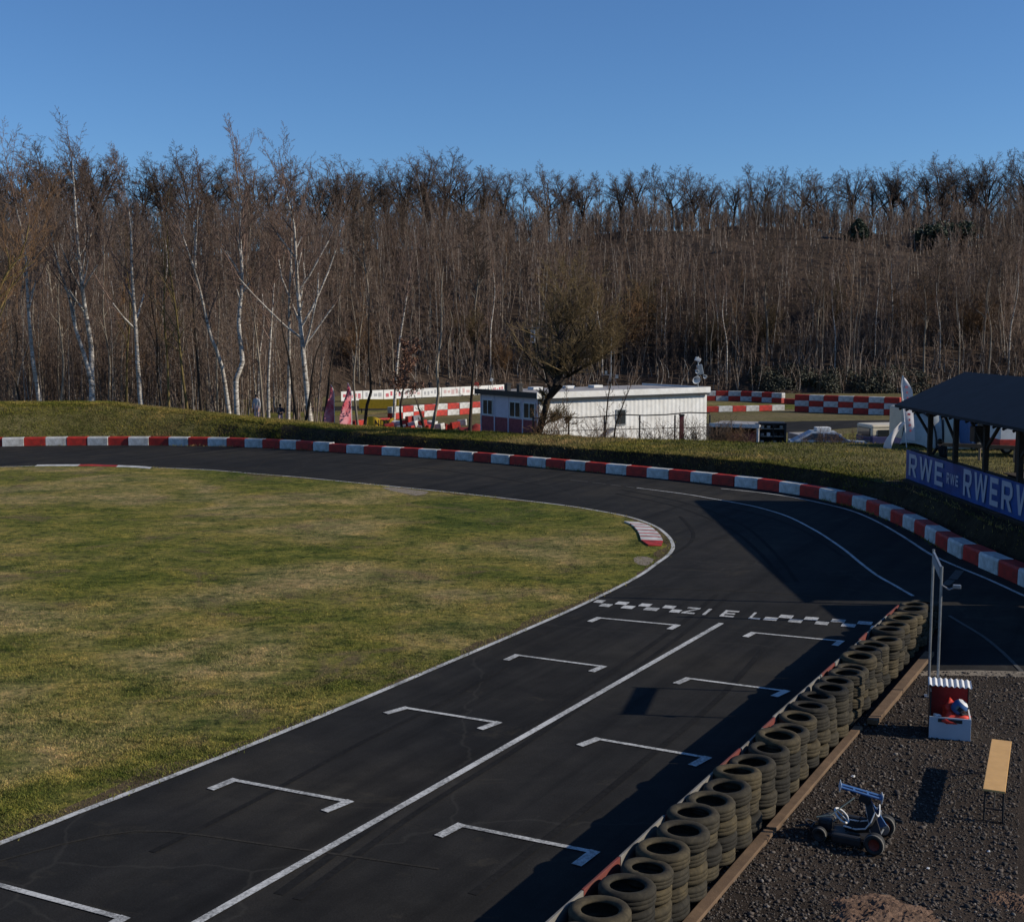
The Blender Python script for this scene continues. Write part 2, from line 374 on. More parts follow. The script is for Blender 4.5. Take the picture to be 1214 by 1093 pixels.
# even the run out: the blocks are all of one length
base = smooth_line(raw, .2)
for _ in range(60):
    base = [base[0]]+[(base[i-1]+base[i]*2+base[i+1])/4 for i in range(1, len(base)-1)]+[base[-1]]
def resample(P, L):
    out = [P[0].copy()]; acc = 0
    for a, b in zip(P, P[1:]):
        d = (b-a).length
        while acc+d >= L:
            t = (L-acc)/d; a = a+(b-a)*t; out.append(a.copy()); d = (b-a).length; acc = 0
        acc += d
    return out
LEN = sum((b-a).length for a, b in zip(base, base[1:]))
NB = len(BX)-1
BL = LEN/NB
bpts = resample(base, BL-1e-6)
t0 = (bpts[0]-bpts[3]).normalized(); t1 = (bpts[-1]-bpts[-4]).normalized()
EXL = 4; EXR = 5
bpts = [bpts[0]+t0*BL*k for k in range(EXL, 0, -1)]+bpts+[bpts[-1]+t1*BL*k for k in range(1, EXR+1)]
curve = [bpts[0]+t0*s for s in (40, 20, 8)]+smooth_line(bpts, .6)
cn = normals2(curve)

# track sheet: everything inside the barrier
outer = [p+n*.75 for p, n in zip(curve, cn)]
mb = MB(); P = [(p.x, p.y, 0) for p in outer]+[(13.6, 20, 0), (13.6, -40, 0), (-90, -40, 0)]
mb.add(P, [tuple(range(len(P)))])
tag(mb.build('track', 'asphalt'), kind='structure')

EDGE = [(0,1000),(85,966.5),(170,933.6),(253,901),(336,867.6),(427,830),(540,782),(660,730.7),(712,706.5),(740,692.5),(763,679.5),(779.4,667.5),(791,659.3),(796.7,652.7),(798,647),(795,639.5),(789.3,633),(779.4,625.5),(767,619.8),(752.2,614.8),(735,610.5),(705,605),(674,600),(624.7,593.9),(560,586.5),(510,581.3),(448,575.1),(399,570.2),(349.4,565.4),(300,561.6),(247,557.2),(180,554.3),(145,552.4),(111,551.2),(62,551.2),(0,553.6)]
E0 = [G(*p) for p in EDGE]
d0 = (E0[0]-E0[3]).normalized(); d1 = (E0[-1]-E0[-2]).normalized()
E0 = [E0[0]+d0*22, E0[0]+d0*8]+E0+[E0[-1]+Vector((-8, -.8, 0)), E0[-1]+Vector((-50, -9, 0))]
edge = smooth_line(E0, .35)
en = normals2(edge)           # points to the infield (left of travel)
grass_poly = [p+n*.07 for p, n in zip(edge, en)]
mb = MB(); P = [(p.x, p.y, .006) for p in grass_poly]+[(-90, 30, .006), (-90, -30, .006)]
mb.add(P, [tuple(range(len(P)))])
tag(mb.build('infield_lawn', 'turf'), kind='structure')

mb = MB(); ribbon(mb, [p for p in edge], .11, .011)
ribbon(mb, pline([(855,579.5),(900,584),(938.8,589.5),(977.6,597.5),(1008.6,605.5),(1034.5,616),(1060.4,630),(1081,643),(1104,657.7),(1132.8,671),(1171.6,687),(1214,706.5),(1260,727)]), .10, .011)
ribbon(mb, pline([(755,578.6),(810,585.6),(848,592),(874,596.6),(900,602),(933.6,612.4),(964.7,628),(985.4,640.9),(1003.5,653.8),(1019,666.7),(1039.7,682.3),(1060.4,694),(1082.4,706.8)]), .09, .011)
ribbon(mb, pline([(233,1094),(200,1113),(855.5,739)][:1]+[(545,916.5),(855.5,739)]), .115, .011)
ribbon(mb, [G(233, 1094), G(233, 1094)+(G(233, 1094)-G(545, 916.5)).normalized()*8], .115, .011)
def bracket(a, b, fa, fb):
    A, B, FA, FB = G(*a), G(*b), G(*fa), G(*fb)
    u = (B-A).normalized()
    ribbon(mb, [A-u*.05, B+u*.05], .085, .012)
    for X, Y in ((A, FA), (B, FB)):
        t = (Y-X).normalized(); ribbon(mb, [X-t*.045, X+t*.44], .14, .0135)
for br in [((-14,1046),(146,1089),(-44,1056),(120,1103)), ((277,925),(413,950.6),(253,934.8),(387.5,961)), ((481,839.5),(590,857),(458,846),(571,864)), ((613,777),(715,790.5),(600,783),(700,797)),
           ((710,732.8),(803,741.5),(701,736.6),(793.5,746.5)), ((545.3,978.6),(704,1010.5),(521.6,991),(686,1024)), ((708.4,876.3),(838,898.5),(691,882.9),(823,906.5)), ((816,804.6),(931.8,819.5),(804,809.8),(921,824.5)), ((893.3,750.4),(997,760.3),(882,756.3),(988,767))]:
    bracket(*br)
tag(mb.build('track_marking', 'paint'), kind='structure')
mb = MB()
for a, b in (((676,569.3),(697,571.3)), ((702.5,572.2),(718,574)), ((723.5,574.8),(736,576.5)), ((742,577),(751.5,578.4))): ribbon(mb, [G(*a), G(*b)], .10, .011)
ribbon(mb, pline([(1125,730),(1143,741),(1165.7,754.8),(1188,773),(1204,788.7),(1222,807)]), .08, .011)
ribbon(mb, [G(1129.5,687), G(1138,676.5)], .22, .0115); ribbon(mb, [G(1121,694), G(1128,688)], .2, .0118)
tag(mb.build('faded_marking', 'faded'), kind='structure')

# finish line: two rows of checks and four letters
F0, F1 = G(703, 714.6), G(1052, 743.2)
fu = (F1-F0).normalized(); fv = Vector((-fu.y, fu.x, 0)); fv = (fv*.9+(G(855,739)-G(545,916.5)).normalized()*.35).normalized()
FL = (F1-F0).length
def upix(px, py): return (G(px, py)-F0).dot(fu)
mb = MB()
def cell(u0, u1, v0, v1):
    vs = [F0+fu*u+fv*v for u, v in ((u0, v0), (u1, v0), (u1, v1), (u0, v1))]
    mb.add([(q.x, q.y, .0115) for q in vs], [(0, 1, 2, 3)])
RV = .33
def sc(a, x0, y0): return a
up = [(25,95,82),(180,270,94),(350,435,107),(520,610,121)]; lo_ = [(80,165,106),(240,330,118),(400,505,132),(585,665,147)]
for a, b, c in up: cell(upix(700+a/6.07, 700+c/6.07), upix(700+b/6.07, 700+c/6.07), .02, RV)
for a, b, c in lo_: cell(upix(700+(a-6)/6.07, 700+c/6.07), upix(700+(b-6)/6.07, 700+c/6.07), -RV, -.02)
for a, b, c in [(300,410,66),(500,612,82),(715,828,97),(925,1042,112)]: cell(upix(880+a/6.744, 720+c/6.744), upix(880+b/6.744, 720+c/6.744), .02, RV)
for a, b, c in [(188,298,84),(388,500,93),(600,708,109),(808,922,127),(1040,1135,144)]: cell(upix(880+(a-4)/6.744, 720+c/6.744), upix(880+(b-4)/6.744, 720+c/6.744), -RV, -.02)
STROKES = {  # letters in a 1 x 1 cell, as quads
 'Z': [[(0,.8),(1,.8),(1,1),(0,1)], [(0,0),(1,0),(1,.2),(0,.2)], [(0,.2),(.28,.2),(1,.8),(.72,.8)]],
 'I': [[(.36,0),(.64,0),(.64,1),(.36,1)]],
 'E': [[(0,0),(.24,0),(.24,1),(0,1)], [(.24,0),(1,0),(1,.19),(.24,.19)], [(.24,.405),(.9,.405),(.9,.595),(.24,.595)], [(.24,.81),(1,.81),(1,1),(.24,1)]],
 'L': [[(0,0),(.24,0),(.24,1),(0,1)], [(.24,0),(1,0),(1,.2),(.24,.2)]],
 'R': [[(0,0),(.23,0),(.23,1),(0,1)], [(.23,.82),(.72,.82),(.82,1),(.23,1)], [(.72,.82),(.77,.76),(1,.82),(.82,1)], [(.77,.6),(1,.55),(1,.82),(.77,.76)], [(.7,.53),(.8,.37),(1,.55),(.77,.6)], [(.23,.37),(.8,.37),(.7,.53),(.23,.53)], [(.44,.37),(.7,.37),(1,0),(.72,0)]],
 'W': [[(0,1),(.17,1),(.33,0),(.19,0)], [(.19,0),(.33,0),(.56,1),(.44,1)], [(.44,1),(.56,1),(.81,0),(.67,0)], [(.67,0),(.81,0),(1,1),(.83,1)]],
 'N': [[(0,0),(.22,0),(.22,1),(0,1)], [(.78,0),(1,0),(1,1),(.78,1)], [(.22,1),(.22,.66),(.78,0),(.78,.34)]],
 'D': [[(0,0),(.23,0),(.23,1),(0,1)], [(.23,.82),(.7,.82),(.8,1),(.23,1)], [(.7,.82),(.77,.72),(1,.76),(.8,1)], [(.77,.28),(1,.24),(1,.76),(.77,.72)], [(.7,.18),(.8,0),(1,.24),(.77,.28)], [(.23,0),(.8,0),(.7,.18),(.23,.18)]],
 'X': [[(0,0),(.26,0),(1,1),(.74,1)], [(.74,0),(1,0),(.26,1),(0,1)]],
}
for ch, a, b in (('Z', 672, 772), ('I', 800, 892), ('E', 965, 1072)):
    u0, u1 = upix(700+a/6.07, 724.5), upix(700+b/6.07, 724.5)
    for q in STROKES[ch]:
        vs = [F0+fu*(u0+(u1-u0)*x)+fv*(-RV+2*RV*y) for x, y in q]; mb.add([(p.x, p.y, .0115) for p in vs], [(0, 1, 2, 3)])
u0, u1 = upix(890.5, 730), upix(905, 730)
for q in STROKES['L']:
    vs = [F0+fu*(u0+(u1-u0)*x)+fv*(-RV+2*RV*y) for x, y in q]; mb.add([(p.x, p.y, .0115) for p in vs], [(0, 1, 2, 3)])
tag(mb.build('finish_line_marking', 'paint'), kind='structure')

# rubber marks, seams and oil spots
def soft_mark(name, mt, items):
    mb = MB()
    for pts, wd, z in items: ribbon(mb, pline(pts), wd, z)
    tag(mb.build(name, mt), kind='structure')
soft_mark('skid_mark', 'skid', [([(330,1060),(470,960),(600,880),(720,800),(800,745),(850,705)], .13, .0045), ([(352,1066),(490,966),(616,886),(734,806),(812,750),(862,708)], .11, .0048), ([(560,1060),(660,985),(760,905),(850,830),(905,770)], .12, .0046), ([(930,690),(900,655),(862,625),(800,600),(730,585)], .13, .0045), ([(945,690),(916,653),(876,620),(812,596),(738,581)], .12, .0048), ([(640,575),(560,562),(470,552),(380,547)], .12, .0045),
    ([(180,1010),(300,950),(420,885),(520,835),(600,790)], .10, .0047), ([(690,700),(760,672),(810,650),(822,632),(806,612)], .12, .0046), ([(1000,660),(950,628),(900,610),(860,602)], .12, .0047)])
soft_mark('tarmac_seam', 'seam', [([(752,697),(830,699),(900,702),(985,708)], .05, .0052), ([(800,639.5),(850,638),(905,637)], .05, .0052), ([(0,1020),(160,985),(330,1003),(520,1030)], .04, .0052), ([(440,575),(470,560),(520,552),(545,545)], .06, .0052), ([(300,558),(312,548),(330,534)], .05, .0052)])

# pale worn patches and tarmac joint
mb = MB()
def px_poly(mb, pts, z):
    vs = [G(*p) for p in pts]; mb.add([(q.x, q.y, z) for q in vs], [tuple(range(len(vs)))])
px_poly(mb, [(751,662),(756,660),(766,660),(775.7,663.2),(773,667.5),(767,671),(757,669.5),(752,666)], .011)
px_poly(mb, [(453,578.5),(462,577.6),(483,580),(508,583.2),(505,586),(493,588),(478,584.8),(462,581.5)], .012)
tag(mb.build('ground_patch', 'patch'), kind='structure')

# paddock gravel with an uneven surface
PADL = [G(640,1120,0)+Vector((-.6,-2.5,0)), G(700,1093)+Vector((.25,0,0)), G(900,990), G(1020,852), G(1080,802), G(1097,796), G(1214,797.5), G(1400,801)]
gp = [(p.x, p.y) for p in PADL]+[(30, 23), (30, -30), (-4.0, -30)]
def inpoly(x, y, P):
    c = False; j = len(P)-1
    for i in range(len(P)):
        (xi, yi), (xj, yj) = P[i], P[j]
        if (yi > y) != (yj > y) and x < (xj-xi)*(y-yi)/(yj-yi)+xi: c = not c
        j = i
    return c
mb = MB(); mb.add([(x, y, .007) for x, y in gp], [tuple(range(len(gp)))])
tag(mb.build('paddock_ground', 'gravel'), kind='structure')
mb = MB(); px_poly(mb, [(1088,796),(1150,795),(1225,797),(1225,803.5),(1150,801.5),(1092,801.5)], .0125)
tag(mb.build('gravel_path_edge', 'patch'), kind='structure')

def stones():
    ico = bmesh.new(); bmesh.ops.create_icosphere(ico, subdivisions=1, radius=1)
    bv = np.array([v.co[:] for v in ico.verts]); bf = np.array([[v.index for v in f.verts] for f in ico.faces]); ico.free()
    pts = []; r2 = random.Random(3)
    while len(pts) < 30000:
        y = 10.5+13*r2.random()**1.4; x = r2.uniform(.5, 10.6)
        if x < y*.43 and inpoly(x, y, gp): pts.append((x, y))
    pts = np.array(pts); n = len(pts)
    sz = np.clip(nrg.lognormal(-4.5, .5, n), .004, .040)
    V = bv[None]*(1+.28*nrg.standard_normal((n, len(bv), 1)))*np.stack([sz, sz*nrg.uniform(.6, 1.1, n), sz*nrg.uniform(.4, .8, n)], -1)[:, None, :]
    a = nrg.uniform(0, 6.28, n); c, s = np.cos(a)[:, None], np.sin(a)[:, None]
    V = np.stack([V[..., 0]*c-V[..., 1]*s+pts[:, 0:1], V[..., 0]*s+V[..., 1]*c+pts[:, 1:2], V[..., 2]+.007+sz[:, None]*.25], -1)
    I = bf[None]+(np.arange(n)*len(bv))[:, None, None]
    m, nn, l, b = nodes('loose_stone')
    at = nn.new('ShaderNodeAttribute'); at.attribute_name = 'shade'
    l.new(ramp(nn, l, at.outputs['Fac'], [(0, (.021, .018, .016)), (.6, (.054, .043, .036)), (.93, (.095, .074, .060)), (1, (.19, .17, .15))]), b.inputs['Base Color']); b.inputs['Roughness'].default_value = .9
    me = np_mesh('gravel', V.reshape(-1, 3), 3, I.ravel(), m, np.repeat(nrg.random(n), len(bv)))
    tag(link('gravel', me), 'dark loose stones scattered over the paddock ground', 'gravel', kind='stuff')
stones()
# low heaps of reddish soil at the bottom edge
from mathutils import noise as mnoise
def heap(px, py, rx, ry, h, label):
    c = G(px, py); n = 70; vs = []; r2 = random.Random(int(px)); ph = [r2.uniform(0, 6.28) for _ in range(8)]
    for i in range(n+1):
        for j in range(n+1):
            x, y = (i/n-.5)*2, (j/n-.5)*2; a = math.atan2(y, x); r = math.hypot(x, y)/(.72+.13*math.sin(2*a+ph[0])+.09*math.sin(3*a+ph[1])+.06*math.sin(7*a+ph[2]))
            lump_ = .5+.6*mnoise.noise((x*5+ph[3], y*5, 1.3))+.4*mnoise.noise((x*14, y*14+ph[4], 4.1))
            z = h*max(0, 1-r)**.8*(.45+lump_)+r2.uniform(-.008, .014)*(1 if r < 1.15 else 0)-.012*max(0, r-.75)*6
            vs.append((x*rx, y*ry, z))
    fs = [(i*(n+1)+j, (i+1)*(n+1)+j, (i+1)*(n+1)+j+1, i*(n+1)+j+1) for i in range(n) for j in range(n)]
    m = MB(); m.add(vs, fs); o = m.build('soil_heap', 'mound', loc=(c.x, c.y, .005)); tag(o, label, 'soil heap', 'reddish soil heaps on the paddock')
heap(1044, 1086, 1.0, .62, .11, 'low heap of reddish brown soil on the gravel below the kart')
heap(1216, 1072, .6, .45, .05, 'small heap of reddish soil at the right edge of the gravel')

# far ground and hill
mb = MB(); mb.add([(-900, -300, -.45), (900, -300, -.45), (900, 1500, -.45), (-900, 1500, -.45)], [(0, 1, 2, 3)])
tag(mb.build('ground', 'farground'), kind='structure')
def hill_y(x):
    return 132+8*math.tanh((x+22)/8)+1.5*math.sin(x*.05+1)+1.0*math.sin(x*.13)
def ground_z(x, y): return max(GZ, hill_z(x, y))
GZ = -.45
def hill_z(x, y):
    yb = hill_y(x)
    t = (y-yb)/62
    if t <= 0: return -.5+t*1.5
    crest = 19.6+1.4*math.tanh((x+20)/12)+1.2*math.sin(x*.035+.6)-.9*math.sin(x*.08+2.1)+max(0, x-30)*.03
    z = crest*(1-(1-min(t, 1))**1.75) if t < 1 else crest-(t-1)*3
    return z+.35*math.sin(x*.31+y*.17)*min(1, t*4)
nx, ny = 150, 70; xs = np.linspace(-190, 190, nx); ys = np.concatenate([np.linspace(118, 214, 56), np.linspace(218, 420, 14)])
hn = random.Random(6); V = np.array([(x, y, hill_z(x, y)+hn.uniform(-.12, .12)) for y in ys for x in xs])
I = np.array([(j*nx+i, j*nx+i+1, (j+1)*nx+i+1, (j+1)*nx+i) for j in range(ny-1) for i in range(nx-1)])
tag(link('hill', np_mesh('hill', V, 4, I.ravel(), 'litter', smooth=True)), kind='structure')

# grass bank behind the barrier
def bank_h(x, y):
    return float(np.interp(x, [-60, -24, -20, -15, -10, 0, 8, 12], [2.1, 2.1, 1.7, 1.27, .98, .93, .95, .92])) if y > 46 else .9
N_ = len(curve)
back = [(-80, 66), (-45, 73), (-30, 75.5), (-20, 74.2), (-10, 71), (0, 66.2), (5, 63.2), (10, 61), (18, 60), (28, 59), (38, 57), (45, 50), (45, 26)]
bk = smooth_line([Vector((*q, 0)) for q in back], .8)
# pair barrier points with back-edge points by running length
def cum(P):
    o = [0]
    for a, b in zip(P, P[1:]): o.append(o[-1]+(b-a).length)
    return o
cc = cum(curve); kk = cum(bk)
anch_c = []; anch_k = []
def near(P, q): return min(range(len(P)), key=lambda i: (P[i]-Vector((*q, 0))).length)
for a, b in (((-68, 61), (-80, 66)), ((-28.7, 68.6), (-30, 75.5)), ((-10, 65.6), (-8, 70.2)), ((3, 56.5), (4, 63.8)), ((9, 51), (12, 60.7)), ((12, 46.5), (22, 59.6)), ((12.9, 40), (44, 54)), ((12.8, 27), (45, 27))):
    anch_c.append(cc[near(curve, a)]); anch_k.append(kk[near(bk, b)])
anch_c[0] = 0; anch_k[0] = 0; anch_c[-1] = cc[-1]; anch_k[-1] = kk[-1]
BKI = np.interp(cc, anch_c, anch_k); bkx = np.interp(BKI, kk, [q.x for q in bk]); bky = np.interp(BKI, kk, [q.y for q in bk])
rows = []
hr = random.Random(5)
for i in range(N_):
    p, n = curve[i], cn[i]; h = bank_h(p.x, p.y); wf = float(np.interp(p.x, [-30, -22, -15, -8], [3.2, 2.8, 1.3, .5]))
    j1 = hr.uniform(-.12, .12); q = Vector((bkx[i], bky[i], 0)); r = []
    for s, z in ((.3, -.05), (.62, .06), (.62+wf*.25, .36*h), (.62+wf*.55, .74*h), (.62+wf*.85, .96*h), (.62+wf+j1*min(1, wf), h*1.0)):
        v = p+n*(s+(hr.uniform(-.07, .07) if s > .7 else 0)); r.append((v.x, v.y, z+(hr.uniform(-.05, .05) if s > .7 else 0)))
    a = p+n*(.62+wf)
    for t in (.12, .3, .5, .7, .88, 1.0):
        v = a+(q-a)*t; r.append((v.x, v.y, h+.05*math.sin(t*3.1)+hr.uniform(-.04, .04)))
    dq = (q-a); dq.z = 0; dq.normalize()
    for s, z in ((.8, h*.45), (1.8, -.2), (3.0, -.6)): v = q+dq*s; r.append((v.x, v.y, z))
    rows.append(r)
BANK = np.array(rows); nr = BANK.shape[1]
I = np.array([(i*nr+j, (i+1)*nr+j, (i+1)*nr+j+1, i*nr+j+1) for i in range(N_-1) for j in range(nr-1)])
gb_ = np_mesh('grass_bank', BANK.reshape(-1, 3), 4, I.ravel(), 'bank', smooth=True); gb_.materials.append(MT['cut_shade'])
gb_.polygons.foreach_set('material_index', [1 if (j < 5 and BANK[i, 3, 0] > -15+hr.gauss(0, 1.6)) or (j < 9 and BANK[i, 3, 1] < 45.6 and BANK[i, 3, 0] > 11 and BANK[i, j, 0] < 14.8) else 0 for i in range(N_-1) for j in range(nr-1)])  # dark soil stands in for shade on the steep face and below the banner
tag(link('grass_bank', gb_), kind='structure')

# ragged worn soil along the inside of the white line
mb = MB(); er = random.Random(9); vs = []
for i, (p, n) in enumerate(zip(edge, en)):
    w_ = max(.03, .16+.16*math.sin(i*.21)+.10*math.sin(i*.83+1)+er.uniform(-.08, .08)); a = p+n*.05; b = p+n*(.05+w_); vs += [(a.x, a.y, .0078), (b.x, b.y, .0078)]
mb.add(vs, [(2*i, 2*i+1, 2*i+3, 2*i+2) for i in range(len(edge)-1)])
tag(mb.build('worn_verge', 'mud'), kind='structure')

# ------------------------------------------------------------------ grass blades
def blades(pts, h0, h1, wd, lean, name, m, label):
    """pts (n,3); single bent blades, each two triangles"""
    n = len(pts); a = nrg.uniform(0, 6.283, n); h = nrg.uniform(h0, h1, n)*(.6+.8*nrg.random(n)); w_ = wd*(.6+.8*nrg.random(n))
    ln = lean*nrg.random(n)*h; la = nrg.uniform(0, 6.283, n)
    c, s = np.cos(a)*w_, np.sin(a)*w_; z0 = np.zeros(n)
    tip = pts+np.stack([np.cos(la)*ln, np.sin(la)*ln, h], -1)
    V = np.stack([pts-np.stack([c, s, z0+.01], -1), pts+np.stack([c, s, z0-.01], -1), tip], 1)
    sh = np.repeat(nrg.random(n), 3)
    me = np_mesh(name, V.reshape(-1, 3), 3, np.arange(3*n), m, sh)
    return tag(link(name, me), label, 'grass', kind='stuff')
ex = np.array([(p.x, p.y) for p in grass_poly])
def inside_np(x, y, P):
    c = np.zeros(len(x), bool); j = len(P)-1
    for i in range(len(P)):
        xi, yi = P[i]; xj, yj = P[j]
        with np.errstate(divide='ignore', invalid='ignore'):
            hit = ((yi > y) != (yj > y)) & (x < (xj-xi)*(y-yi)/(yj-yi+1e-12)+xi)
        c ^= hit; j = i
    return c
GP = [tuple(q) for q in ex]+[(-90, 30), (-90, -30)]
n = 900000
y = 11/(1-nrg.random(n)*(1-11/60.)); x = nrg.uniform(-.46, .15, n)*y
k = inside_np(x, y, GP); x, y = x[k], y[k]
cl = np.sin(x*1.7+np.sin(y*1.3)*2)+np.sin(y*2.1+np.sin(x*.9)*2)+nrg.normal(0, 1.2, len(x))
k = cl > -.3; x, y = x[k][:330000], y[k][:330000]
blades(np.stack([x, y, np.full(len(x), .006)], -1), .014, .034, .0085, 2.2, 'infield_grass', 'blade', 'short patchy winter grass of the infield')
def bank_pts(n, j0, j1, x0=-60, x1=60):
    out = []
    i = nrg.integers(0, N_-1, n*2); fj = nrg.uniform(j0, j1, n*2); j = fj.astype(int); f = (fj-j)[:, None]; t = nrg.random((n*2, 1))
    P_ = (BANK[i, j]*(1-f)+BANK[i, j+1]*f)*(1-t)+(BANK[i+1, j]*(1-f)+BANK[i+1, j+1]*f)*t
    k = (P_[:, 0] > x0) & (P_[:, 0] < x1) & (np.abs(P_[:, 0]) < P_[:, 1]*.45)
    return P_[k][:n]
bp = np.concatenate([bank_pts(60000, 1.2, 5.0, -60, -13), bank_pts(7000, 1.2, 4.6, -14, 60), bank_pts(16000, 4.5, 5.6), bank_pts(130000, 4.9, 11.9)])
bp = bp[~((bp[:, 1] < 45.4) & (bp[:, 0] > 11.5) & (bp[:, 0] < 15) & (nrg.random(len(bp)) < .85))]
blades(bp, .04, .115, .014, 1.4, 'bank_grass', 'straw', 'rough straw coloured grass on the bank behind the barrier')
# tufts that lean over the white line of the infield
tp_ = []
for k_ in range(14000):
    i = er.randrange(3, len(edge)-1); q = edge[i]+(edge[i+1]-edge[i])*er.random()+en[i]*(.10+er.gauss(0, .085))
    if math.sin(i*.37)+math.sin(i*1.13+2)+er.uniform(-1.2, 1.2) > -.2 and q.y < 62: tp_.append((q.x, q.y, .008))
blades(np.array(tp_), .02, .055, .009, 1.5, 'edge_grass', 'blade', 'grass tufts creeping over the white line of the infield')
# weeds along the foot of the barrier
wp = []
for i in range(3000):
    q = hr.randrange(3, N_-1); p = curve[q]+(curve[q+1]-curve[q])*hr.random()-cn[q]*(.02+.14*hr.random()**2)
    if math.sin(q*.9)+math.sin(q*.37+1)+hr.uniform(-1, 1) > .7: wp.append((p.x, p.y, .002))
blades(np.array(wp), .04, .13, .014, 1.0, 'verge_grass', 'blade', 'thin weeds growing along the foot of the red and white barrier')
# ================================================================== BARRIER BLOCKS
def block_mesh(m, L, name):
    b = MB(); prof = [(-.24, 0), (.24, 0), (.24, .36), (.20, .43), (-.20, .43), (-.24, .36)]
    r2 = random.Random(2)
    segs = [-.5, -.49, -.25, 0, .25, .49, .5]; vs = []; fs = []
    for k, t in enumerate(segs):
        sc_ = .94 if abs(t) == .5 else 1
        for (u, v) in prof: vs.append((t*L, u*sc_+(0 if v < .01 else r2.uniform(-.006, .006)), v if v < .01 else v*(1 if sc_ == 1 else .975)+r2.uniform(-.005, .005)))
    n = len(prof)
    for k in range(len(segs)-1):
        for i in range(n): fs.append((k*n+i, k*n+(i+1) % n, (k+1)*n+(i+1) % n, (k+1)*n+i))
    fs += [tuple(range(n)), tuple(range((len(segs)-1)*n, len(segs)*n))[::-1]]
    b.add(vs, fs); o = b.build(name, m); me = o.data; bpy.data.objects.remove(o); return me
BLK = {c: block_mesh(c, BL*.985, 'barrier_block') for c in ('red', 'white')}
cnt = {'red': 0, 'white': 0}
nbp = len(bpts)-1
for i in range(nbp-1, -1, -1):        # counted from the pavilion end
    a, b = bpts[i], bpts[i+1]; t = (b-a).normalized(); nn = Vector((-t.y, t.x, 0))
    ccol = 'red' if (i-EXL) % 2 else 'white'
    o = link('barrier_block', BLK[ccol], loc=(a+b)/2+nn*(.24+rng.gauss(0, .018))+Vector((0, 0, .001)))
    o.rotation_euler = (0, 0, math.atan2(t.y, t.x)+R(rng.gauss(0, 1.1)))
    o.scale = (1, 1, 1.12 if a.x < -10 else 1.0)
    px = CX+F*((a+b)/2).x/((a+b)/2).y
    if px > 1214: lab = f'{ccol} concrete barrier block beyond the pavilion banner, outside the curve'
    elif px < 2: lab = f'{ccol} concrete barrier block past the far western end of the curve'
    else:
        cnt[ccol] += 1
        where = 'below the blue banner' if px > 1080 else ('beside the grass bank' if px > 850 else ('before the white building' if px > 590 else ('below the red flags' if px > 340 else 'below the birch row')))
        lab = f'{ORD[cnt[ccol]-1]} {ccol} barrier block from the pavilion end, {where}'
    tag(o, lab, 'barrier block', 'red and white blocks of the curving trackside barrier')

# apex kerb: striped rumble
def zk(p): return (730+p[0]/12.14, 600+p[1]/12.14)
LK = [zk(p) for p in ((120,235),(190,262),(245,292),(285,335),(318,375),(338,415),(350,450),(356,490),(400,545),(470,578))]
RK = [zk(p) for p in ((330,235),(430,262),(500,298),(560,345),(612,390),(640,425),(662,462),(680,500),(676,545),(655,578))]
k = MB(); n = 21
Lg = smooth_line([G(*p) for p in LK], .05); Rg = smooth_line([G(*p) for p in RK], .05)
def at_t(P, t): i = min(int(t*(len(P)-1)), len(P)-2); f = t*(len(P)-1)-i; return P[i]+(P[i+1]-P[i])*f
ts = [0, .11, .135, .24, .27, .375, .41, .51, .545, .64, .675, .80, 1.0]
for i in range(len(ts)-1):
    k.mi = 1 if i % 2 or i == len(ts)-2 else 0
    A, B, C_, D = at_t(Lg, ts[i]), at_t(Rg, ts[i]), at_t(Rg, ts[i+1]), at_t(Lg, ts[i+1])
    vs = []
    for q, z in ((A, .05), (B, .022), (C_, .022), (D, .05)): vs += [(q.x, q.y, z), (q.x, q.y, -.02)]
    k.add(vs, [(0, 2, 4, 6), (0, 1, 3, 2), (4, 5, 7, 6), (0, 6, 7, 1), (2, 3, 5, 4)])
tag(k.build('rumble_kerb', ['white', 'red']), 'red and white striped rumble kerb on the grass inside the apex', 'kerb')
k = MB()
q = [G(x, y) for x, y in ((44, 552.2), (62, 551.9), (95, 551.8), (111, 551.8), (140, 552.8), (163, 553.6), (180, 555))]
q = smooth_line(q, .4)
for i in range(len(q)-1):
    k.mi = (i//4) % 2; a, b = q[i], q[i+1]
    k.add([(a.x, a.y-.35, .012), (b.x, b.y-.35, .012), (b.x, b.y+.05, .05), (a.x, a.y+.05, .05), (b.x, b.y+.1, -.01), (a.x, a.y+.1, -.01)], [(0, 1, 2, 3), (3, 2, 4, 5)])
tag(k.build('rumble_kerb', ['white', 'red']), 'thin low red and white kerb along the far edge of the infield', 'kerb')

# ================================================================== TYRE WALL
TA, TB = G(712.7, 1076.5, .78), G(1074, 728.5, .78)
tu = (TB-TA).normalized(); tn = Vector((tu.y, -tu.x, 0))      # tn: to the paddock side
TA.z = 0
def tyre_mesh(w_, r):
    b = MB(); hw = w_/2
    prof = [(r*.60, -hw*.72), (r*.66, -hw*.9), (r*.80, -hw), (r*.93, -hw*.90), (r*.985, -hw*.66), (r, -hw*.60), (r, -hw*.30), (r*.985, -hw*.27), (r*.985, -hw*.2), (r, -hw*.17), (r, hw*.17), (r*.985, hw*.2), (r*.985, hw*.27), (r, hw*.30), (r, hw*.60), (r*.985, hw*.66), (r*.93, hw*.90), (r*.80, hw), (r*.66, hw*.9), (r*.60, hw*.72), (r*.63, hw*.5), (r*.86, hw*.55), (r*.92, 0), (r*.86, -hw*.55), (r*.63, -hw*.5)]
    b.lathe(prof, 36, closed=True)
    # shoulder lugs
    for k_ in range(48):
        a = 2*math.pi*k_/48
        for sgn in (-1, 1):
            M = Matrix.Rotation(a, 4, 'Z') @ Matrix.Translation((r*.985, 0, sgn*hw*.74))
            b.box((0, 0, 0), (.018, .024, w_*.17), M=M) if False else None
    return b
TY = []
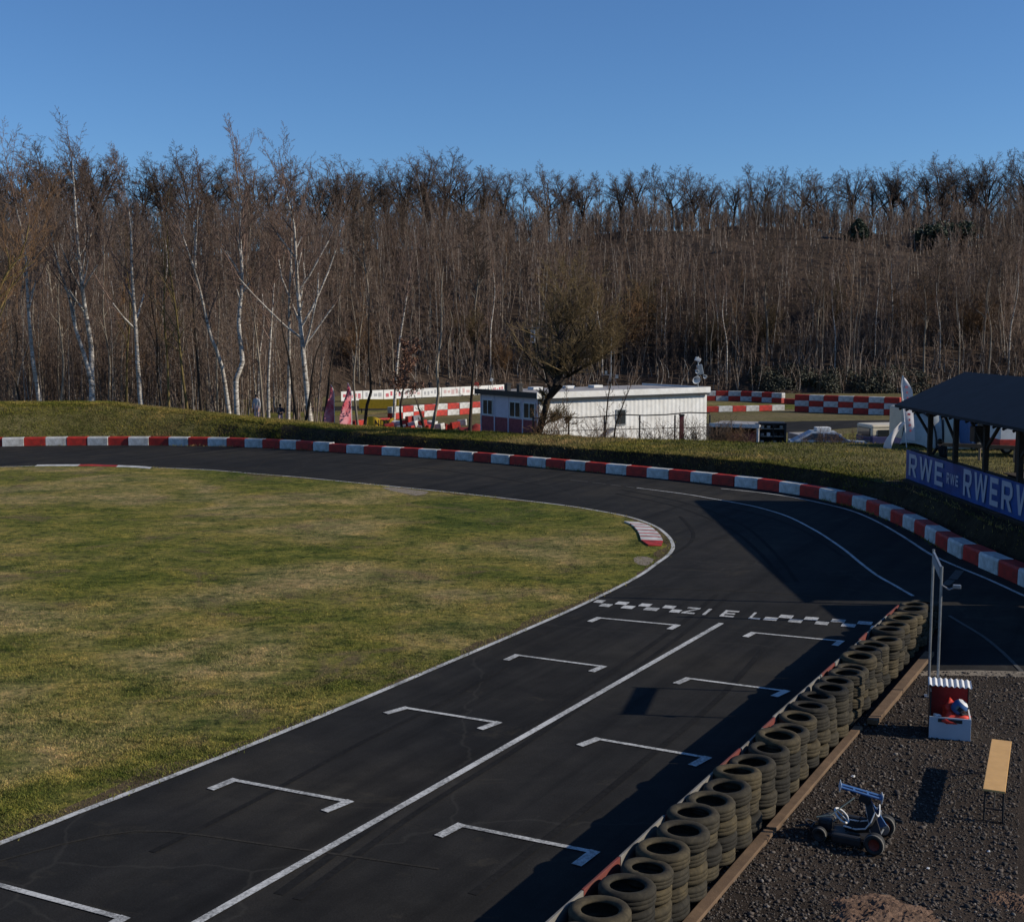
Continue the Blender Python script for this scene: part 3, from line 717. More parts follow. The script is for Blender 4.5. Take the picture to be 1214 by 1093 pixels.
for w_, r in ((.195, .300), (.175, .284), (.215, .308), (.190, .296), (.165, .275)):
    o = tyre_mesh(w_, r).build('tyre', 'rubber', smooth=True); TY.append((o.data, w_)); bpy.data.objects.remove(o)
NS = 32; SP = (TB-Vector((TA.x, TA.y, TB.z))).length/27.0
r2 = random.Random(21)
LAY = ['bottom', 'second lowest', 'third lowest', 'topmost']
for s in range(-2, NS):
    z = .055 if s % 1 == 0 else 0
    c0 = TA+tu*SP*s+tn*r2.uniform(-.025, .025)
    last = s >= NS-2
    nl = 4 if s < NS-1 else 3
    tx, ty = 0, 0
    for l_ in range(nl):
        me, w_ = r2.choice(TY)
        tx += r2.uniform(-.026, .026); ty += r2.uniform(-.026, .026)
        o = link('tyre', me, loc=(c0.x+tx, c0.y+ty, z+w_/2))
        o.rotation_euler = (R(r2.gauss(0, 1.8)), R(r2.gauss(0, 1.8)), r2.uniform(0, 6.28))
        z += w_*.985
        if s < -1: lab = f'worn tyre in the nearest pile of the tyre wall, below the frame'
        else: lab = f'worn tyre, {LAY[l_]} in the {ORD[s+1]} pile of the tyre wall from its near end'
        tag(o, lab, 'tyre', 'old car tyres piled into the wall beside the start grid')
# painted boards on the track side
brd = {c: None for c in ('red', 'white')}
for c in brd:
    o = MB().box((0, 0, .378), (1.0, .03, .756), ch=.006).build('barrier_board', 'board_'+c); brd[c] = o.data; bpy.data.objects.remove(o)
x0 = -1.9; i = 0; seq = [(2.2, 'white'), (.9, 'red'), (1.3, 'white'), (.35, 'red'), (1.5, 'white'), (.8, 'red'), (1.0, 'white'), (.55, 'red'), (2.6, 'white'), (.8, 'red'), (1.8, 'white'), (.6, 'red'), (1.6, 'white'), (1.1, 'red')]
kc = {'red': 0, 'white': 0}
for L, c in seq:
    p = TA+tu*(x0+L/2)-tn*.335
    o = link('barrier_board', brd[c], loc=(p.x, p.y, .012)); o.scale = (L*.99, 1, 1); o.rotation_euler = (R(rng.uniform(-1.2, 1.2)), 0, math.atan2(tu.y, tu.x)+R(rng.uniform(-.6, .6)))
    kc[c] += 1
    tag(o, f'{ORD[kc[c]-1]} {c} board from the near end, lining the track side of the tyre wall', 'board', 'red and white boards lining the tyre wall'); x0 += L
# timber beams at the foot on the paddock side
def beam(a, b, off, wd, h, label, end=True):
    A, B = TA+tu*a+tn*off, TA+tu*b+tn*off; L = (B-A).length
    m = MB(); m.box((0, 0, h/2), (L, wd, h*.55), ch=.008)
    for k_ in (-.45, -.15, .15, .45): m.box((k_*L, 0, h*.11+.0), (.22, wd*.86, h*.22))
    o = m.build('timber_beam', 'plank', loc=((A.x+B.x)/2, (A.y+B.y)/2, .008)); o.rotation_euler = (0, 0, math.atan2(tu.y, tu.x)); tag(o, label, 'timber beam', 'raw timber along the foot of the tyre wall')
beam(-1.5, 4.3, .35, .14, .09, 'raw timber beam at the foot of the tyre wall, nearest the kart')
beam(4.36, 9.0, .355, .13, .10, 'middle raw timber beam at the foot of the tyre wall behind the kart')
beam(9.3, 14.2, .50, .17, .15, 'short raised timber beam ending beside the white crate', )
# ================================================================== SIGN GANTRY, CRATE, BENCH
pa, pb = Vector((6.90, 19.35, 0)), Vector((7.30, 20.9, 0)); pm = (pa+pb)/2; pdir = (pb-pa).normalized()
t = thing('start_board', 'narrow start board on two tall thin steel posts behind the white crate', 'start board', (pm.x, pm.y, 0), math.atan2(pdir.y, pdir.x)-math.pi/2)
pl_ = (pb-pa).length/2
for y in (-pl_, pl_):
    m = MB(); m.tube([(0, 0, 0), (0, 0, 2.62)], .022, 8); m.box((0, 0, .015), (.14, .14, .03)); m.build('post', 'steel', t, loc=(0, y, .008))
m = MB(); m.box((0, 0, 2.50), (.035, pl_*2-.05, .20), ch=.006); bd = m.build('board', 'steel', t)
m = MB(); m.box((-.022, 0, 2.50), (.008, pl_*2-.13, .14)); m.build('panel', 'felt', bd)
m = MB(); m.tube([(0, -pl_, 2.33), (.12, -pl_-.02, 2.26), (.20, -pl_, 2.29)], .016, 6); m.box((.24, -pl_, 2.31), (.12, .08, .06), ch=.01); m.build('arm', 'steel', t)

c = G(1125.5, 877); yb = c.y; CRZ = math.atan2(c.x, c.y)*.85; CRO = t_c = Vector((c.x+.29*math.sin(CRZ), yb+.29*math.cos(CRZ), 0))
def CL(x, y, z): return (CRO.x+x*math.cos(CRZ)+y*math.sin(CRZ), CRO.y-x*math.sin(CRZ)+y*math.cos(CRZ), z)
t = thing('marshal_crate', 'white open crate with corrugated roof sheet on the gravel', 'crate', (c.x+.29*math.sin(CRZ), yb+.29*math.cos(CRZ), .008), -CRZ)
W_, D_ = .62, .58
m = MB(); m.box((0, -D_/2, .175), (W_, .024, .35), ch=.004); fp = m.build('front_panel', 'paleblue', t)
m = MB(); m.box((0, -D_/2-.014, .30), (.36, .012, .055), ch=.004); m.build('handle_slot', 'blackm', fp)
m = MB(); m.box((-W_/2+.012, 0, .37), (.024, D_-.03, .74)); m.build('side_panel', 'blackm', t)
m = MB(); m.box((W_/2-.012, 0, .175), (.024, D_-.03, .35)); m.build('side_panel', 'plain_white', t)
m = MB(); m.box((0, D_/2-.02, .38), (W_-.05, .022, .70)); m.build('back_panel', 'redcloth', t)
m = MB(); m.box((0, 0, .03), (W_-.05, D_-.06, .02)); m.build('crate_floor', 'blackm', t)
m = MB(); m.tube([(W_/2-.02, D_/2-.03, .3), (W_/2-.02, D_/2-.03, .75)], .014, 6); m.build('post', 'blackm', t)
# corrugated sheet
m = MB(); n = 56; vs = []
for i in range(n+1):
    x = (i/n-.5)*(W_+.03); z = .012*math.sin(i/n*2*math.pi*8)
    vs += [(x, -.02, .775+z), (x, D_/2+.06, .80+z), (x, -.02, .769+z), (x, D_/2+.06, .794+z)]
fs = []
for i in range(n):
    a, b = 4*i, 4*i+4; fs += [(a, b, b+1, a+1), (a+2, a+3, b+3, b+2), (a, a+2, b+2, b)]
m.add(vs, fs); m.build('roof_sheet', 'corru', t)
def lump(name, mt, c, r, seed, label, cat, sq=(1, 1, .6)):
    bm = bmesh.new(); bmesh.ops.create_icosphere(bm, subdivisions=3, radius=1); r_ = random.Random(seed); off = [r_.uniform(0, 9) for _ in range(6)]
    for v in bm.verts:
        d = v.co; f_ = 1+.22*math.sin(d.x*5+off[0])*math.sin(d.y*4+off[1])+.16*math.sin(d.z*7+off[2]+d.x*3); v.co = Vector((d.x*sq[0], d.y*sq[1], d.z*sq[2]))*f_*r
    me = bpy.data.meshes.new(name); bm.to_mesh(me); bm.free(); me.materials.append(MT[mt]); me.polygons.foreach_set('use_smooth', [True]*len(me.polygons))
    return tag(link(name, me, loc=c), label, cat)
lump('red_jacket', 'kred', CL(.07, -.14, .30), .20, 4, 'bright red jacket bundled in the white crate', 'jacket', (1.1, .8, .62))
lump('red_bag', 'kred', CL(.0, -.02, .40), .13, 9, 'red cloth bag behind the jacket in the white crate', 'bag', (.8, .7, 1.2))
# helmet
hm = MB(); hm.lathe([(.001, .12), (.05, .115), (.09, .09), (.115, .04), (.118, -.02), (.105, -.08), (.085, -.10)], 22)
o = thing('kart_helmet', 'blue and white helmet lying on the red jacket in the crate', 'helmet', CL(.14, -.12, .49)); o.rotation_euler = (R(25), R(30), .4)
hm.build('shell', 'kblue', o, smooth=True)
m = MB(); m.lathe([(.0905, .092), (.06, .113), (.03, .122)], 22); m.build('crown_stripe', 'plain_white', o, smooth=True)
m = MB()
for k_ in range(9):
    a = math.pi*(1.15+.7*k_/8); m.v += [(.121*math.cos(a), .121*math.sin(a), .035), (.122*math.cos(a), .122*math.sin(a), -.035)]
m.f += [(2*i, 2*i+2, 2*i+3, 2*i+1) for i in range(8)]; m.m += [0]*8; m.build('visor', 'glass', o)
m = MB(); m.box((0, 0, 0), (.14, .10, .05), ch=.015); o = m.build('glove_pair', 'jacket', loc=CL(.19, -.17, .40)); o.rotation_euler = (.2, .1, .5); tag(o, 'black glove bundle under the blue helmet in the crate', 'gloves')
m = MB(); m.box((0, 0, 0), (.12, .08, .06), ch=.02); o = m.build('rag', 'plain_white', loc=CL(-.19, -.20, .345)); o.rotation_euler = (.1, .2, .3); tag(o, 'small white rag on the dark corner of the crate', 'rag')

def bench():
    A, B = G(1178.5, 937, .47), G(1187.5, 877.5, .47)
    L = (B-A).length; d = (B-A).normalized(); mid = (A+B)/2
    t = thing('folding_bench', 'varnished wooden bench on black folding legs on the gravel', 'bench', (mid.x, mid.y, .008), math.atan2(d.y, d.x))
    m = MB(); m.box((0, 0, .455), (L, .27, .028), ch=.006); m.build('seat', 'benchwood', t)
    for s in (-1, 1):
        m = MB(); x = s*(L/2-.14)
        m.tube([(x, -.11, .44), (x+s*.03, -.115, .012), (x+s*.03, .115, .012), (x, .11, .44)], .014, 6); m.tube([(x+s*.018, -.113, .17), (x+s*.018, .113, .17)], .011, 6)
        m.tube([(x-s*.02, 0, .44), (x-s*.30, 0, .43), (x+s*.015, 0, .17)], .009, 6); m.build('leg', 'blackm', t)
bench()

for px, py, s_, lab in ((833, 1069, .05, 'crumpled white paper at the foot of the tyre wall, nearest the camera'), (824, 1066, .03, 'small white paper scrap beside the larger crumpled paper'), (1011, 921, .045, 'white paper scrap on the gravel beside the timber beam above the kart'), (1100, 1030, .03, 'tiny pale scrap on the open gravel below the bench shadow'), (1172, 1010, .028, 'tiny pale scrap on the gravel below the bench')):
    q = G(px, py); lump('paper_scrap', 'plain_white', (q.x, q.y, .012), s_*.7, px, lab, 'litter', (1, .8, .5))
# ================================================================== SMALL KART
def kart():
    A, B = G(1036, 1014), G(1050, 990)
    ax = (B-A).normalized(); fw = Vector((-ax.y, ax.x, 0)); mid = (A+B)/2; hw = (B-A).length/2
    t = thing('small_kart', 'small black kart with tilted blue frame and slotted wing', 'kart', (mid.x, mid.y, .008), math.atan2(fw.y, fw.x))
    # local: +x forward (to the tyre wall), +y = far side
    def wheel(x, y, r, wd, big):
        wl = bpy.data.objects.new('wheel', None); COL.objects.link(wl); wl.parent = t; wl.location = (x, y, r)
        M = Matrix.Rotation(math.pi/2, 4, 'X'); m = MB(); h = wd/2
        m.lathe([(r*.55, -h*.8), (r*.75, -h), (r*.92, -h*.85), (r, -h*.5), (r, h*.5), (r*.92, h*.85), (r*.75, h), (r*.55, h*.8)], 26, M=M, closed=True); m.build('tyre', 'rubber2', wl, smooth=True)
        m = MB()
        for sg in (-1, 1): m.lathe([(r*.93, sg*(h*.86)), (r*.985, sg*(h*.62))], 26, M=M)
        m.build('sidewall', 'side', wl, smooth=True)
        m = MB(); m.lathe([(.001, -h*.5), (r*.18, -h*.62), (r*.5, -h*.55), (r*.56, -h*.75), (r*.56, h*.75), (r*.5, h*.55), (r*.18, h*.62), (.001, h*.5)], 22, M=M); m.build('rim', 'rim' if big else 'blackm', wl, smooth=True)
    t.scale = (.86, .95, .92)
    wheel(0, -hw, .145, .13, True); wheel(0, hw, .145, .13, True)
    wheel(.80, -.28, .105, .09, False); wheel(.80, .28, .105, .09, False)
    m = MB(); m.tube([(0, -hw, .145), (0, hw, .145)], .016, 8); m.build('rear_axle', 'steel', t)
    m = MB()
    for s in (-1, 1): m.tube([(-.05, s*.22, .12), (.35, s*.27, .09), (.78, s*.16, .09), (.98, s*.10, .10)], .016, 8)
    m.tube([(.98, -.10, .10), (.98, .10, .10)], .016, 8); m.tube([(.80, -.28, .105), (.80, .28, .105)], .013, 6); m.build('chassis', 'blackm', t)
    m = MB(); m.box((.42, 0, .085), (.78, .44, .015)); m.build('floor_tray', 'blackm', t)
    # bucket seat
    m = MB(); vs = []
    for i, (x, z, hwid) in enumerate(((.48, .12, .12), (.30, .115, .15), (.16, .15, .16), (.08, .26, .165), (.03, .40, .14))):
        for j in range(7):
            a = (j/6-.5)*2; vs.append((x-.05*abs(a)**2+.07*abs(a)**2, a*hwid, z+.10*abs(a)**2.2))
    m.add(vs, [(i*7+j, i*7+j+1, (i+1)*7+j+1, (i+1)*7+j) for i in range(4) for j in range(6)]); st = m.build('seat', 'rubber2', t, smooth=True)
    m = MB(); m.tube([vs[i*7] for i in range(5)]+[vs[28+j] for j in range(1, 7)]+[vs[i*7+6] for i in range(3, -1, -1)], .011, 6); m.build('piping', 'plain_white', st)
    # steering wheel
    cs = Vector((.56, 0, .31)); M = Matrix.Translation(cs) @ Matrix.Rotation(R(-38), 4, 'Y')
    m = MB(); ring = [M @ Vector((.125*math.cos(a), .125*math.sin(a), 0)) for a in [2*math.pi*k_/24 for k_ in range(25)]]; m.tube(ring, .014, 7); sw = m.build('steering_wheel', 'plain_white', t, smooth=True)
    m = MB(); m.box((0, 0, 0), (.22, .035, .012), M=M.to_3x3().to_4x4()); m.v = [tuple(Vector(v)+cs) for v in m.v]; m.tube([cs, (.78, 0, .11)], .012, 6); m.build('column', 'steel', sw)
    m = MB(); m.box((.78, 0, .17), (.20, .26, .17), ch=.05); m.build('nose_fairing', 'blackm', t)
    m = MB(); m.box((.12, -.25, .19), (.20, .13, .12), ch=.02)
    for f_ in range(6): m.box((.12, -.25, .265+.018*f_), (.13, .12, .008))
    m.tube([(.12, -.25, .36), (.12, -.25, .41)], .018, 8); m.build('engine', 'steel', t)
    m = MB(); m.tube([(.20, -.30, .24), (.30, -.38, .22), (.16, -.43, .20), (-.10, -.42, .21), (-.24, -.36, .22)], .024, 8); m.build('exhaust', 'blackm', t)
    m = MB(); m.lathe([(.02, -.006), (.085, -.006), (.085, .006), (.02, .006)], 20, M=Matrix.Translation((0, -.20, .145)) @ Matrix.Rotation(math.pi/2, 4, 'X')); m.build('sprocket', 'steel', t)
    for s in (-1, 1):
        m = MB(); m.tube([(.10, s*.15, .42), (.22, s*.20, .40), (.34, s*.16, .25), (.48, s*.10, .13)], .007, 5); m.build('cable', 'blackm', t)
    for s in (-1, 1):
        m = MB(); m.box((.40, s*.34, .13), (.42, .10, .13), ch=.035); m.build('side_pod', 'blackm', t)
    # A-frame over the rear axle and the wing it carries
    top = Vector((.20, -.05, .56))
    for s, mm in ((-1, 'kblue'), (1, 'blackm')):
        ft = Vector((.02, s*.17-.03, .17)); m = MB()
        d = (top-ft).normalized(); sd = Vector((0, 1, 0)); up = d.cross(sd).normalized()
        w0, w1 = .075, .045
        vs = [ft+up*w0-sd*.012, ft-up*w0-sd*.012, top-up*w1-sd*.012, top+up*w1-sd*.012]; vs += [v+sd*.024 for v in vs]
        m.add(vs, [(0, 1, 2, 3), (7, 6, 5, 4), (0, 4, 5, 1), (1, 5, 6, 2), (2, 6, 7, 3), (3, 7, 4, 0)]); fr = m.build('frame_leg', mm, t)
        m = MB(); m.tube([ft-up*(w0+.006)-sd*.014*1, top-up*(w1+.006)-sd*.014], .010, 6); m.build('edge_strip', 'plain_white', fr)
    m = MB(); m.box((.24, -.05, .59), (.16, .10, .12), M=Matrix.Rotation(R(-25), 4, 'Y'), ch=.015); m.build('wing_mount', 'blackm', t)
    wing = bpy.data.objects.new('wing', None); COL.objects.link(wing); wing.parent = t; wing.location = (.30, -.03, .68); wing.rotation_euler = (0, R(-14), -math.atan2(fw.y, fw.x)+R(-9)+math.pi)
    m = MB()
    m.box((0, .055, 0), (.60, .045, .022), ch=.005); m.box((0, -.06, 0), (.60, .060, .022), ch=.005)
    for x in (-.29, -.10, .10, .29): m.box((x, 0, 0), (.03, .075, .018))
    m.build('wing_plane', 'kblue', wing)
    for s in (-1, 1):
        m = MB(); m.box((s*.304, 0, .0), (.010, .20, .10), ch=.004); m.build('end_plate', 'paleblue', wing)
    m = MB(); m.tube([(.34, .16, .66), (.62, .40, .45), (.80, .47, .42)], .010, 6); m.build('push_rod', 'teal', t)
    m = MB(); m.tube([(.98, -.1, .10), (1.08, -.03, .15), (1.08, .05, .15), (.98, .1, .10)], .015, 8); m.tube([(1.02, .12, .14), (1.18, .22, .13)], .014, 6); m.build('bumper', 'blackm', t)
kart()

# ================================================================== PAVILION ON THE BANK
PF = .95; EX, RX, FX = 14.15, 16.7, 19.25; EZ, RZ = 3.72, 4.93; Y0, Y1 = 27.6, 45.2
t = thing('pavilion', 'dark open timber pavilion with black gabled roof on the bank', 'pavilion', (16.7, 36.4, PF))
O = Vector((16.7, 36.4, PF))
def L(p): return tuple(Vector(p)-O)
m = MB(); th = .09
prof = [(EX, EZ), (RX, RZ), (FX, EZ), (FX, EZ-th), (RX, RZ-th), (EX, EZ-th)]
m.prism([(x-O.x, z-O.z) for x, z in prof], Y0-O.y, Y1-O.y, 'y'); rf = m.build('roof', 'rooft', t)
m = MB()
for k_ in range(24):
    y = Y0+.4+k_*(Y1-Y0-.8)/23
    for (xa, xb) in ((EX+.05, RX-.1), (FX-.05, RX+.1)):
        za = EZ-th-.06; zb = RZ-th-.05; m.tube([L((xa, y, za)), L((xb, y, zb))], .045, 4)
m.build('rafter', 'dark_wood', rf)['kind'] = 'stuff'
PY = [43.0, 40.5, 37.9, 35.3, 32.7, 30.1]
for s, x in ((-1, 14.75), (1, 18.7)):
    for y in PY+([45.0] if s > 0 else []):
        m = MB(); m.box((0, 0, (EZ-PF)/2), (.15, .15, EZ-PF-.02+.1*0)); m.build('post', 'dark_wood', t, loc=L((x, y, PF)))
    m = MB(); m.box(L((x, (Y0+Y1)/2, EZ+.02)), (.14, Y1-Y0-.6, .16)); m.build('eave_beam', 'dark_wood', t)
for (y, ys, zt) in ((43.0, 44.7, 3.55), (40.5, 41.6, 3.55), (37.9, 36.9, 3.55), (37.9, 39.2, 3.55), (35.3, 34.2, 3.55), (32.7, 31.6, 3.55)):
    m = MB(); m.tube([L((14.75, y, 2.75)), L((14.75, ys, zt))], .055, 4); m.build('brace', 'dark_wood', t)
for y in PY:
    m = MB(); m.box(L((16.7, y, EZ-.12)), (3.9, .12, .14)); m.build('tie_beam', 'dark_wood', t)
m = MB(); m.box(L((16.72, (Y0+Y1)/2, PF+.025)), (4.5, Y1-Y0-.5, .05)); m.build('deck', 'dark_wood', t)
m = MB(); m.box(L((14.52, (Y0+Y1)/2, PF-.42)), (.06, Y1-Y0-.3, .80)); m.build('base_wall', 'dark_wood', t)
m = MB(); m.box(L((14.78, 36.4, 2.06)), (.10, 17.2, .07)); m.build('handrail', 'dark_wood', t)
for k_ in range(3):
    m = MB(); m.box(L((18.75, 36.4, 1.35+.3*k_)), (.05, 17.0, .12)); m.build('back_rail', 'fence_wood', t)
# banners along the rail
def banner(ya, yb, mt, label, words):
    t = thing('banner', label, 'banner', (14.62, (ya+yb)/2, .94), 0, 'blue banners on the pavilion rail')
    m = MB(); n = 24; vs = []
    for i in range(n+1):
        y = (ya-yb)/2-(ya-yb)*i/n; x = .012*math.sin(i*1.3)
        vs += [(x, y, 0), (x-.008, y, 1.12), (x+.012, y, 1.12), (x+.012, y, 0)]
    fs = []
    for i in range(n):
        a = 4*i; b = a+4; fs += [(a, b, b+1, a+1), (a+1, b+1, b+2, a+2), (a+2, b+2, b+3, a+3)]
    m.add(vs, fs); sh = m.build('sheet', mt, t)
    for (txt, y0, y1, z0, h) in words:     # y0 > y1: the writing runs towards the camera
        n = len(txt); gap = .07*(y0-y1)
        wds = {'R': 1.0, 'W': 1.5, 'E': .9}; tot = sum(wds[q] for q in txt); u = y0-(ya+yb)/2; wu = (y0-y1-gap*(n-1))/tot
        mb = MB()
        for ch in txt:
            cw = wds[ch]*wu
            for k_, q in enumerate(STROKES[ch]): mb.add([(-.022-.002*k_, u-cw*px_, z0+h*pz) for px_, pz in q], [(0, 1, 2, 3)])
            u -= cw+gap
        mb.build('lettering', 'letter', sh)
def yp(px): return 14.58*F/(px-CX)*.995
banner(45.1, yp(1186.3), 'blue', 'dark blue banner with large pale lettering twice and small lettering between', [('RWE', yp(1077.3), yp(1118), .22, .80), ('RWE', yp(1122.5), yp(1136.5), .40, .36), ('RWE', yp(1142.5), yp(1184.5), .20, .86)])
banner(yp(1186.7), 27.8, 'blue', 'second blue banner on the pavilion rail, showing only its first large letters', [('RWE', yp(1188.5), yp(1188.5)-3.2, .20, .86)])
# ================================================================== PEOPLE
def person(name_label, loc, rz, pose, mats, group=None, s=1.0):
    """one skinned body; mats: top, trousers, shoes"""
    J = dict(pelvis=(0, 0, .95), waist=(0, 0, 1.10), chest=(0, 0, 1.33), neck=(0, 0, 1.48), head=(0, .015, 1.58), crown=(0, .0, 1.72),
             shl=(-.17, 0, 1.42), ell=(-.23, .01, 1.14), wrl=(-.24, .07, .90), hal=(-.24, .10, .80), shr=(.17, 0, 1.42), elr=(.23, .01, 1.14), wrr=(.24, .07, .90), har=(.24, .10, .80),
             hil=(-.09, 0, .90), knl=(-.10, .02, .50), anl=(-.11, -.01, .09), tol=(-.12, .15, .04), hir=(.09, 0, .90), knr=(.10, .02, .50), anr=(.11, -.01, .09), tor=(.12, .15, .04))
    J.update(pose)
    Rr = dict(pelvis=.145, waist=.13, chest=.155, neck=.06, head=.085, crown=.06, shl=.075, ell=.05, wrl=.036, hal=.03, shr=.075, elr=.05, wrr=.036, har=.03, hil=.10, knl=.066, anl=.048, tol=.04, hir=.10, knr=.066, anr=.048, tor=.04)
    E_ = [('pelvis', 'waist'), ('waist', 'chest'), ('chest', 'neck'), ('neck', 'head'), ('head', 'crown')]
    for q in 'lr': E_ += [('chest', 'sh'+q), ('sh'+q, 'el'+q), ('el'+q, 'wr'+q), ('wr'+q, 'ha'+q), ('pelvis', 'hi'+q), ('hi'+q, 'kn'+q), ('kn'+q, 'an'+q), ('an'+q, 'to'+q)]
    ks = list(J); me = bpy.data.meshes.new('tmp'); me.from_pydata([J[k_] for k_ in ks], [(ks.index(a), ks.index(b)) for a, b in E_], [])
    o = bpy.data.objects.new('tmp', me); COL.objects.link(o); md = o.modifiers.new('s', 'SKIN'); sv = me.skin_vertices[0].data
    for i, k_ in enumerate(ks):
        sv[i].radius = (Rr[k_], Rr[k_]*(.72 if k_ in ('pelvis', 'waist', 'chest') else 1)); sv[i].use_root = (k_ == 'pelvis')
    o.modifiers.new('u', 'SUBSURF').levels = 2; o.modifiers['u'].render_levels = 2
    dg = bpy.context.evaluated_depsgraph_get(); bmh = bpy.data.meshes.new_from_object(o.evaluated_get(dg)); bpy.data.objects.remove(o)
    bmh.name = 'person'; bmh.materials.clear()
    for x in mats+['skin']: bmh.materials.append(MT[x])
    def nearest(c): return min(ks, key=lambda k_: (Vector(J[k_])-c).length)
    for p in bmh.polygons:
        k_ = nearest(p.center); p.material_index = 3 if k_ in ('head', 'crown', 'hal', 'har') else (2 if k_[:2] in ('to', 'an') else (1 if k_[:2] in ('hi', 'kn') or k_ == 'pelvis' else 0)); p.use_smooth = True
    b = link('person', bmh, loc=loc); b.rotation_euler = (0, 0, rz); b.scale = (s, s, s); tag(b, name_label, 'person', group)
    hd = Vector(J['head']); cr = Vector(J['crown']); m = MB()
    M = Matrix.Translation((hd+cr)/2+Vector((0, -.012, .012)))
    m.lathe([(.001, .115), (.05, .105), (.085, .07), (.10, .02), (.098, -.05), (.08, -.08)], 14, M=M); m.build('hair', 'hair', b, smooth=True)
    return b
sit = dict(pelvis=(0, 0, .50), waist=(0, .05, .66), chest=(0, .14, .88), neck=(0, .20, 1.02), head=(0, .25, 1.11), crown=(0, .26, 1.24), shl=(-.18, .14, .98), ell=(-.25, .30, .74), wrl=(-.16, .48, .66), hal=(-.12, .55, .64),
           shr=(.18, .14, .98), elr=(.25, .30, .74), wrr=(.16, .48, .66), har=(.12, .55, .64), hil=(-.1, .02, .48), knl=(-.12, .45, .48), anl=(-.12, .44, .10), tol=(-.13, .60, .04), hir=(.1, .02, .48), knr=(.12, .45, .48), anr=(.12, .44, .10), tor=(.13, .60, .04))
person('person in black clothing sitting hunched inside the pavilion', (15.45, 43.5, PF+.37), R(120), sit, ['jacket', 'denim', 'jacket'])
m = MB(); m.box((0, 0, .46), (.34, 1.6, .05), ch=.006)
for y in (-.65, .65): m.box((0, y, .06), (.26, .06, .76))
tag(m.build('timber_bench', 'dark_wood', loc=(15.53, 43.5, PF+.37)), 'dark wooden bench under the sitting person in the pavilion', 'bench')
for q, (x, y) in enumerate(((16.6, 39.2), (16.5, 34.5))):
    t = thing('beer_table', ['dark table in the middle of the pavilion', 'dark table at the near end of the pavilion'][q], 'table', (x, y, PF+.05), 0, 'tables inside the pavilion')
    m = MB(); m.box((0, 0, .74), (.7, 2.0, .04)); m.build('table_top', 'dark_wood', t)
    for yy_ in (-.8, .8):
        m = MB(); m.box((0, yy_, .36), (.55, .06, .72)); m.build('leg', 'blackm', t)
# a loudspeaker hanging from the eave beam
t = thing('loudspeaker', 'black loudspeaker hanging under the pavilion eave', 'loudspeaker', (14.85, 38.9, 3.15))
m = MB(); m.box((0, 0, 0), (.34, .42, .5), ch=.03); m.build('cabinet', 'blackm', t)
m = MB(); m.tube([(0, 0, .25), (.02, 0, .52)], .02, 6); m.build('bracket', 'steel', t)

# ---- things at the pavilion side that throw the shadows across the finish line
t = thing('timing_hut', 'low dark timing hut at the near end of the pavilion', 'hut', (15.4, 24.9, 0))
m = MB(); m.box((0, 0, 1.42), (3.4, 4.8, 2.84)); m.build('wall', 'dark_wood', t)
m = MB(); m.box((-.05, 0, 2.98), (4.0, 5.2, .12), M=Matrix.Rotation(R(3), 4, 'Y')); m.build('roof', 'rooft', t)
m = MB(); m.box((-1.72, .2, 1.5), (.04, 1.6, .8)); m.build('window', 'glass', t)
for (x, y, h, lab) in ((13.1, 27.75, 5.7, 'tall thin flagpole beside the pavilion whose shadow crosses the finish line'), (13.0, 25.9, 4.7, 'shorter flagpole beside the timing hut')):
    t = thing('flagpole', lab, 'flagpole', (x, y, -.01), 0, 'flagpoles at the end of the pavilion')
    m = MB(); m.tube([(0, 0, 0), (0, 0, h)], [.055, .035], 8); m.build('pole', 'steel', t)
    m = MB(); m.lathe([(.001, h+.1), (.05, h+.05), (.001, h)], 10); m.build('finial', 'steel', t)
    if h > 5:
        m = MB(); vs = []
        for i in range(9):
            vs += [(-.05-.04*i, .02*math.sin(i), h-.1-.1*i), (-.05-.05*i-.12, .02*math.sin(i+1), h-.95-.1*i)]
        m.add(vs, [(2*i, 2*i+2, 2*i+3, 2*i+1) for i in range(8)]); m.build('flag', 'redcloth', t)
# ================================================================== WHITE SITE BUILDING

A_, B_, C_ = Vector((1.5, 67.0, 0)), Vector((11.75, 74.0, 0)), Vector((-1.5, 72.3, 0))
bu = (B_-A_).normalized(); bv = Vector((-bu.y, bu.x, 0)); BLn = (B_-A_).length; BWd = 5.9; ZT = 2.98
t = thing('site_building', 'white flat roofed site building with lilac and maroon end wall', 'building', (A_.x, A_.y, GZ), math.atan2(bu.y, bu.x))
H_ = ZT-GZ
# long wall with shallow ribs
def ribbed(x0, x1, z0, z1, y, pitch=.32, d=.012):
    m = MB(); n = int((x1-x0)/pitch*4); vs = []
    for i in range(n+1):
        x = x0+(x1-x0)*i/n; q = (i % 4 in (1, 2)); vs += [(x, y-(d if q else 0), z0), (x, y-(d if q else 0), z1)]
    m.add(vs, [(2*i, 2*i+2, 2*i+3, 2*i+1) for i in range(n)]); return m
m = ribbed(0, BLn, 0, H_-.1, 0); m.box((BLn/2, .06, (H_-.1)/2), (BLn-.02, .08, H_-.1)); m.build('long_wall', 'corru', t)
m = MB(); m.box((BLn, BWd/2, (H_-.1)/2), (.1, BWd, H_-.1)); m.build('end_wall', 'corru', t)
m = MB(); m.box((BLn/2, BWd, (H_-.1)/2), (BLn, .1, H_-.1)); m.build('back_wall', 'corru', t)
m = MB(); m.box((.0, BWd/2+.06, 1.0), (.08, BWd-.14, 1.98)); m.build('end_wall_base', 'maroon', t)
m = MB(); m.box((.0, BWd/2+.06, (H_-.1+2.0)/2), (.10, BWd-.14, H_-.1-2.0)); ew = m.build('end_wall_upper', 'lilac', t)
for k_ in range(5):
    m = MB(); m.box((-.05, .1+(BWd-.2)*k_/4, (H_-.1)/2), (.05, .09, H_-.12)); m.build('wall_post', 'lilac', t)
